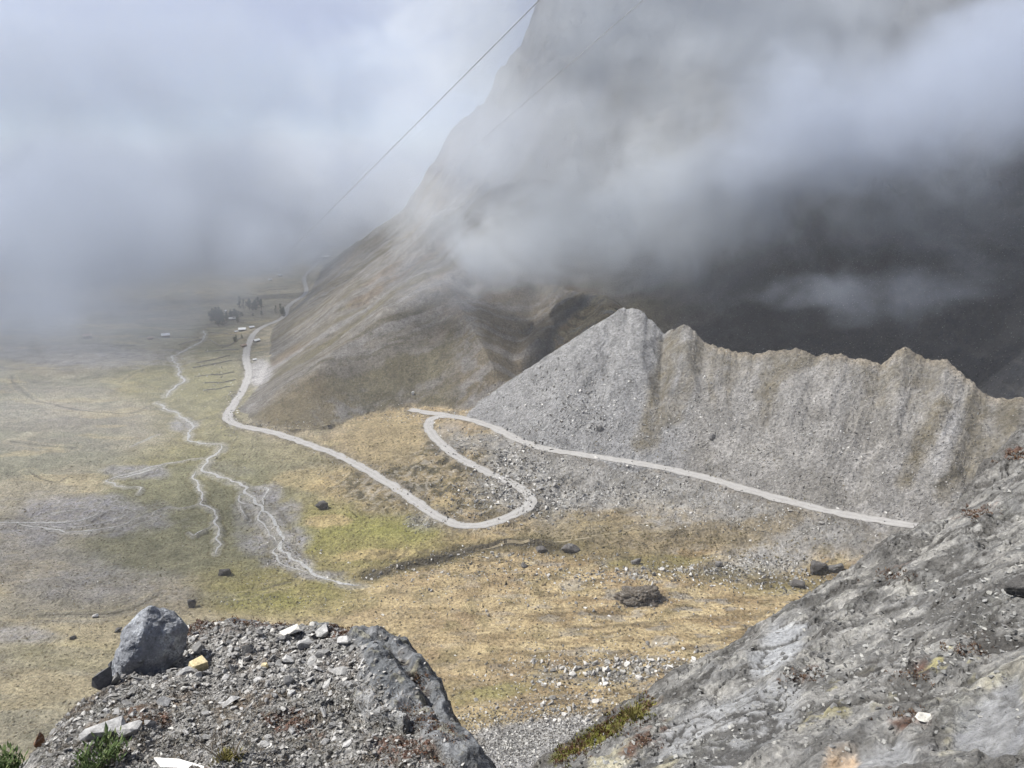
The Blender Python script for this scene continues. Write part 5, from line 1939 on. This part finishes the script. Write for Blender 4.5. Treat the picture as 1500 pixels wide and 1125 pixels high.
def tree_proto(seed, h, w, shape):
    rg = np.random.default_rng(seed)
    root = empty('tree', (0, 0, 0))
    cu = []
    bm = bmesh.new()
    def limb(p, d, L, r0, r1):
        d = d.normalized()
        q = p + d * L
        bmesh.ops.create_cone(bm, cap_ends=False, segments=6, radius1=r0, radius2=r1, depth=L, matrix=Matrix.Translation((p + q) / 2) @ Vector((0, 0, 1)).rotation_difference(d).to_matrix().to_4x4())
        return q
    t1 = limb(Vector((0, 0, -.5)), Vector((.03, .02, 1)), h * .5, .24, .15)
    limb(t1 - Vector((0, 0, .1)), Vector((-.05, .03, 1)), h * .42, .15, .04)
    for i in range(9):
        a = i * 2.4
        z = h * (.22 + .06 * i)
        limb(Vector((0, 0, z)), Vector((math.cos(a), math.sin(a), .7)), w * .42, .07, .02)
    me = bpy.data.meshes.new('trunk')
    bm.to_mesh(me)
    bm.free()
    link('trunk', me, M_WOOD, root)
    vs, fs, sh = [], [], []
    off = 0
    for cl_ in range(34):
        t_ = rg.random()
        z = h * (.18 + .82 * t_)
        rmax = w * .5 * ((1 - t_) ** .7 + .08 if shape == 0 else math.sin(math.pi * min(1, .12 + .85 * t_)) ** .7)
        a, r = rg.uniform(0, 6.28), rmax * rg.random() ** .5
        cc_ = np.array([r * math.cos(a), r * math.sin(a), z])
        tone = rg.random()
        for l in range(16):
            p = cc_ + rg.normal(0, 1, 3) * np.array([.38, .38, .3]) * (w / 4)
            e1 = rg.normal(0, 1, 3)
            e1 /= np.linalg.norm(e1)
            e2 = np.cross(e1, rg.normal(0, 1, 3))
            e2 /= np.linalg.norm(e2) + 1e-9
            s = rg.uniform(.16, .34) * (w / 4)
            vs += [p + e1 * s, p + e2 * s * .7, p - e1 * s, p - e2 * s * .7]
            fs.append((off, off + 1, off + 2, off + 3))
            sh += [min(1, max(0, tone + rg.normal(0, .12)))] * 4
            off += 4
    link('crown', mesh_np('crown', np.array(vs), np.array(fs), False, dict(shade=np.array(sh))), M_TREE, root)
    return root


M_TREE = rubble_material('dark_foliage', [(0, (.018, .028, .014)), (.6, (.04, .055, .026)), (1, (.075, .09, .042))], 1.5)
TRP = [tree_proto(1, 10, 4.4, 0), tree_proto(2, 8.5, 5.0, 1), tree_proto(3, 12, 4.0, 0)]
used_p = [False] * 3
TRS = []
rgt = np.random.default_rng(8)
for (u0, v0, du, dv, n_, lb) in ((328, 470, 22, 8, 46, 'dark tree in the dense clump around the white roofed house'), (368, 452, 17, 4, 22, 'grey green tree in the loose row behind the village'), (410, 462, 6, 4, 6, 'tree standing close to the road at the village end'),
                                 (362, 464, 22, 3, 7, 'small dark tree between the tree clump and the road'), (350, 497, 8, 6, 6, 'bushy tree by the huts below the village')):
    for _ in range(n_):
        TRS.append((u0 + rgt.uniform(-1, 1) * du, v0 + rgt.uniform(-1, 1) * dv, lb))
for i, (u, v, lb) in enumerate(TRS):
    if any(abs(u - h_[0]) < 6 and 0 < v - h_[1] < 9 for h_ in HS):
        continue
    c = on_ground(u, v)
    k_ = i % 3
    o = TRP[k_] if not used_p[k_] else copy_tree(TRP[k_])
    used_p[k_] = True
    s_ = rgt.uniform(.9, 1.5) * (.6 if 'bushy' in lb or 'small' in lb else 1.0)
    o.location = c
    o.rotation_euler = (0, 0, rgt.uniform(0, 6.28))
    o.scale = (s_ * 1.15, s_ * 1.15, s_)
    tag(o, lb, 'tree', lb.replace('tree', 'trees', 1))

# field walls of piled stone
FW = [[(288, 532), (312, 527), (336, 521)], [(282, 539), (310, 534), (340, 528)], [(288, 552), (315, 549), (343, 545)], [(306, 498), (320, 506), (338, 506)], [(200, 494), (245, 495), (292, 494)], [(256, 483), (280, 482), (302, 481)],
      [(300, 561), (330, 560), (345, 556)], [(160, 508), (180, 506), (200, 506)], [(305, 487), (325, 488), (345, 491)], [(262, 505), (280, 500), (296, 497)], [(325, 510), (340, 504), (356, 494)], [(300, 516), (325, 513), (350, 512)], [(380, 428), (400, 424), (420, 424)], [(362, 430), (385, 433), (410, 431)], [(300, 572), (320, 570), (338, 566)]]
for i, P_ in enumerate(FW):
    W_ = resample(np.array([on_ground(u, v) for u, v in P_]), 2.5)[0]
    n_ = len(W_)
    t_ = np.gradient(W_[:, :2], axis=0)
    t_ /= np.linalg.norm(t_, axis=1)[:, None] + 1e-9
    nn = np.stack([t_[:, 1], -t_[:, 0]], 1)
    sec = [(-.6, -.6), (-.5, .3), (-.3, .75), (.3, .8), (.5, .3), (.6, -.6)]
    rows = []
    for j, (a, z) in enumerate(sec):
        xy = W_[:, :2] + nn * (a + .12 * fbm(np.arange(n_) * .7, np.full(n_, j * 3.3 + i), 2, 400))[:, None]
        rows.append(np.column_stack([xy, np.array([ground_z(x, y) for x, y in xy]) + z + .45 * pn(np.arange(n_) * .9, np.full(n_, j * 1.7 + i), 401) * (z > 0)]))
    Vv = np.stack(rows, 1).reshape(-1, 3)
    id_ = np.arange(n_ * 6).reshape(n_, 6)
    f = np.stack([id_[:-1, :-1], id_[:-1, 1:], id_[1:, 1:], id_[1:, :-1]], -1).reshape(-1, 4)
    o = link('field_wall', mesh_np('field_wall', Vv, f, False), M_STONEW)
    tag(o, 'low dark wall of piled stones dividing the village fields', 'stone wall', 'stone walls between the village fields')

# ------------------------------------------------------------------ marker post at the junction, overhead cables
c = on_ground(666, 610)
root = empty('marker_post', c)
tag(root, 'thin white marker post beside the junction of the two roads', 'post')
M_POST = plain('post_paint', (.75, .75, .73), .08)
boxm('pole', (0, 0, 1.6), (.34, .34, 4.2), M_POST, root)
boxm('sign_plate', (0, -.26, 3.2), (1.1, .16, .9), M_POST, root)

M_CABLE = plain('steel_cable', (.30, .30, .31), .1, 1, .5)


def cable(p0, p1, rad, sag, label):
    n_, k_ = 90, 6
    p0, p1 = np.array(p0), np.array(p1)
    vs = []
    for i in range(n_):
        t_ = (i / (n_ - 1)) ** 1.6
        p = p0 * (1 - t_) + p1 * t_ - np.array([0, 0, 4 * sag * t_ * (1 - t_)])
        d = p1 - p0
        d /= np.linalg.norm(d)
        a = np.cross(d, [0, 0, 1])
        a /= np.linalg.norm(a)
        b = np.cross(a, d)
        for j in range(k_):
            g = 2 * math.pi * j / k_
            vs.append(p + (a * math.cos(g) + b * math.sin(g)) * rad)
    id_ = np.arange(n_ * k_).reshape(n_, k_)
    f = np.stack([id_[:-1], np.roll(id_, -1, 1)[:-1], np.roll(id_, -1, 1)[1:], id_[1:]], -1).reshape(-1, 4)
    o = link('cable', mesh_np('cable', np.array(vs), f, True), M_CABLE)
    tag(o, label, 'cable', 'overhead cables running down into the valley')


cable(at_r(812, -22, 110), on_ground(398, 392), .06, 1.0, 'dark overhead cable, the left one, running from the top edge down into the misty valley')
cable(at_r(965, -20, 120), on_ground(668, 236), .042, .6, 'fainter overhead cable, the right one, crossing in front of the misty mountain')
# ------------------------------------------------------------------ sky, sun
SUN_EL, SUN_AZ = R(51), R(-82)       # azimuth from +y towards +x
w = bpy.data.worlds.new('World')
SC.world = w
w.use_nodes = True
nt = w.node_tree
nt.nodes.clear()
sky = nt.nodes.new('ShaderNodeTexSky')
sky.sky_type = 'NISHITA'
sky.sun_disc = False
sky.sun_elevation = SUN_EL
sky.sun_rotation = SUN_AZ
sky.altitude = 4000
sky.air_density = 1.0
sky.dust_density = 1.0
bg = nt.nodes.new('ShaderNodeBackground')
bg.inputs['Strength'].default_value = .058
out = nt.nodes.new('ShaderNodeOutputWorld')
# broken cloud over the blue: pale patches drawn by noise on the sky's own directions
W_ = NT.__new__(NT)
W_.t = nt
tcw = nt.nodes.new('ShaderNodeTexCoord')
mpw = nt.nodes.new('ShaderNodeMapping')
mpw.inputs['Scale'].default_value = (3.2, 3.2, 7.5)
nt.links.new(tcw.outputs['Generated'], mpw.inputs['Vector'])
cn = W_.noise(mpw.outputs[0], 1.6, 7, .58, .5)
cf = W_.rng(cn, .42, .66)
tint = W_.mix(1.0, sky.outputs[0], (.26, .35, .53, 1), 'MULTIPLY')
clo = W_.mix(1.0, sky.outputs[0], (.46, .54, .67, 1), 'MULTIPLY')
nt.links.new(W_.mix(cf, tint, clo), bg.inputs['Color'])
nt.links.new(bg.outputs[0], out.inputs['Surface'])

sd = bpy.data.lights.new('sun', 'SUN')
sd.energy = 5.0
sd.angle = R(.55)
sd.color = (1.0, .965, .915)
so = bpy.data.objects.new('sun', sd)
dirv = Vector((math.sin(SUN_AZ) * math.cos(SUN_EL), math.cos(SUN_AZ) * math.cos(SUN_EL), math.sin(SUN_EL)))
so.rotation_euler = (-dirv).to_track_quat('-Z', 'Y').to_euler()
so.location = (0, 0, 400)
COL.objects.link(so)
SC.view_settings.view_transform = 'Standard'
SC.view_settings.look = 'None'
SC.view_settings.exposure = 1.4
SC.view_settings.gamma = 1.0
SC.cycles.max_bounces = 6
SC.cycles.diffuse_bounces = 2
SC.cycles.glossy_bounces = 1
SC.cycles.transmission_bounces = 1
SC.cycles.volume_bounces = 3
SC.cycles.transparent_max_bounces = 8
SC.cycles.use_adaptive_sampling = True
SC.cycles.adaptive_threshold = .03
# ------------------------------------------------------------------ haze and banks of mist (real scattering volumes)
def bank_material(name, dens, scale, lo, hi, seed, stretch=1.0, col=(.64, .71, .84)):
    m, t = newmat(name)
    tc = t.n('ShaderNodeTexCoord')
    ob = tc.outputs['Object']
    ln = t.n('ShaderNodeVectorMath', operation='LENGTH')
    t.l(ob, ln.inputs[0])
    P = t.pos()
    mp = t.n('ShaderNodeMapping')
    mp.inputs['Location'].default_value = (seed * 37.1, seed * 11.3, seed * 5.1)
    mp.inputs['Scale'].default_value = (scale, scale, scale * stretch)
    t.l(P, mp.inputs['Vector'])
    nz = t.noise(mp.outputs[0], 1.0, 5, .62, 0.6)
    edge = t.rng(ln.outputs['Value'], 1.0, .15, 0, 1)
    # the noise eats the bank away from its rim
    d = t.math('ADD', edge, t.math('MULTIPLY', t.math('SUBTRACT', nz, .5), 2.3))
    d = t.rng(d, lo, hi)
    d = t.math('MULTIPLY', d, t.rng(ln.outputs['Value'], .98, .75))
    d = t.math('MULTIPLY', d, dens)
    v = t.n('ShaderNodeVolumePrincipled')
    v.inputs['Color'].default_value = (col[0], col[1], col[2], 1)
    v.inputs['Anisotropy'].default_value = .1
    t.l(d, v.inputs['Density'])
    o = t.n('ShaderNodeOutputMaterial')
    t.l(v.outputs[0], o.inputs['Volume'])
    return m


def ico(name, sub=3):
    bm = bmesh.new()
    bmesh.ops.create_icosphere(bm, subdivisions=sub, radius=1.0)
    me = bpy.data.meshes.new(name)
    bm.to_mesh(me)
    bm.free()
    return me


# u, v, distance, half sizes (across, along, up), turn, density, noise size, lo, hi
BANKS = [
    (40, 350, 1250, (680, 440, 165), 6, .0080, 200, .30, .75),
    (60, 470, 1000, (400, 240, 55), 0, .0032, 130, .25, .9),
    (330, 300, 2000, (900, 600, 230), 0, .0065, 330, .22, .75),
    (330, 385, 1600, (420, 260, 55), 0, .0026, 200, .25, .8),
    (930, 320, 690, (250, 78, 80), 14, .023, 80, .28, .90),
    (1180, 215, 670, (270, 85, 80), 22, .018, 85, .38, .95),
    (1430, 120, 620, (260, 100, 95), 15, .016, 90, .30, .95),
    (1000, 30, 740, (400, 120, 130), 0, .017, 120, .22, .85),
    (690, 215, 900, (280, 130, 150), 0, .0058, 120, .25, .85),
    (690, 400, 700, (200, 60, 65), 10, .0050, 90, .25, .9),
    (1250, 430, 600, (200, 50, 40), 6, .0085, 70, .55, 1.05),
    (60, 110, 1600, (900, 400, 190), 0, .0045, 260, .28, .9),
    (60, 620, 680, (330, 200, 45), 0, .0010, 160, .1, .8),
    (1000, 250, 660, (480, 60, 140), 0, .0100, 100, .25, .85),
]
SHADE = Vector(at_r(1230, 400, 800))
_ico = ico('mist_bank')
for i, (u, v, r, hs, turn, dens, nsz, lo, hi) in enumerate(BANKS):
    p = at_r(u, v, r)
    a = math.atan2(p[0], p[1])
    o = bpy.data.objects.new('mist_bank', _ico.copy())
    COL.objects.link(o)
    o.data.materials.append(bank_material('mist', dens, 1.0 / nsz, lo, hi, i + 1, 1.0, (.50, .555, .65) if r > 1100 else (.86, .90, .94) if u in (930, 1000) else (.66, .72, .83)))  # cloud shade put into the mist colour: far banks darker, central ones paler
    o.location = p
    o.scale = hs
    o.rotation_euler = (0, R(-turn) if False else 0, -a + R(0))
    o.rotation_euler = (0, R(-turn), -a)
    tag(o, kind='stuff')

# a dense cloud high above the cirque, out of the picture, keeps its head wall in shade
p = SHADE + dirv * 480
o = bpy.data.objects.new('mist_bank', _ico.copy())
COL.objects.link(o)
o.data.materials.append(bank_material('mist', .03, 1.0 / 150, .15, .6, 33))
o.location = p
o.scale = (330, 120, 60)
o.rotation_euler = (0, 0, -math.atan2(SHADE.x, SHADE.y) - .1)
tag(o, kind='stuff')

# a thinner cloud, also out of view, added to shade the western pasture
p = Vector(at_r(150, 765, 470)) + dirv * 620
o = bpy.data.objects.new('mist_bank', _ico.copy())
COL.objects.link(o)
o.data.materials.append(bank_material('mist', .009, 1.0 / 110, .2, .8, 41))
o.location = p
o.scale = (190, 120, 50)
tag(o, kind='stuff')

# even air
hz = bpy.data.meshes.new('haze')
bm = bmesh.new()
bmesh.ops.create_cube(bm, size=1)
bm.to_mesh(hz)
bm.free()
m, t = newmat('haze_air')
v = t.n('ShaderNodeVolumePrincipled')
v.inputs['Color'].default_value = (.95, .97, 1.0, 1)
v.inputs['Density'].default_value = .00011
v.inputs['Anisotropy'].default_value = .1
o_ = t.n('ShaderNodeOutputMaterial')
t.l(v.outputs[0], o_.inputs['Volume'])
hb = link('haze', hz, m)
zlo, zhi = float(GZ_.min()) - 1.0, float(GZ_.max()) + 10
hb.location = (0, 2400, (zlo + zhi) / 2)
hb.scale = (9000, 6000, zhi - zlo)
tag(hb, kind='stuff')
SC.cycles.volume_step_rate = .8
SC.cycles.volume_max_steps = 256
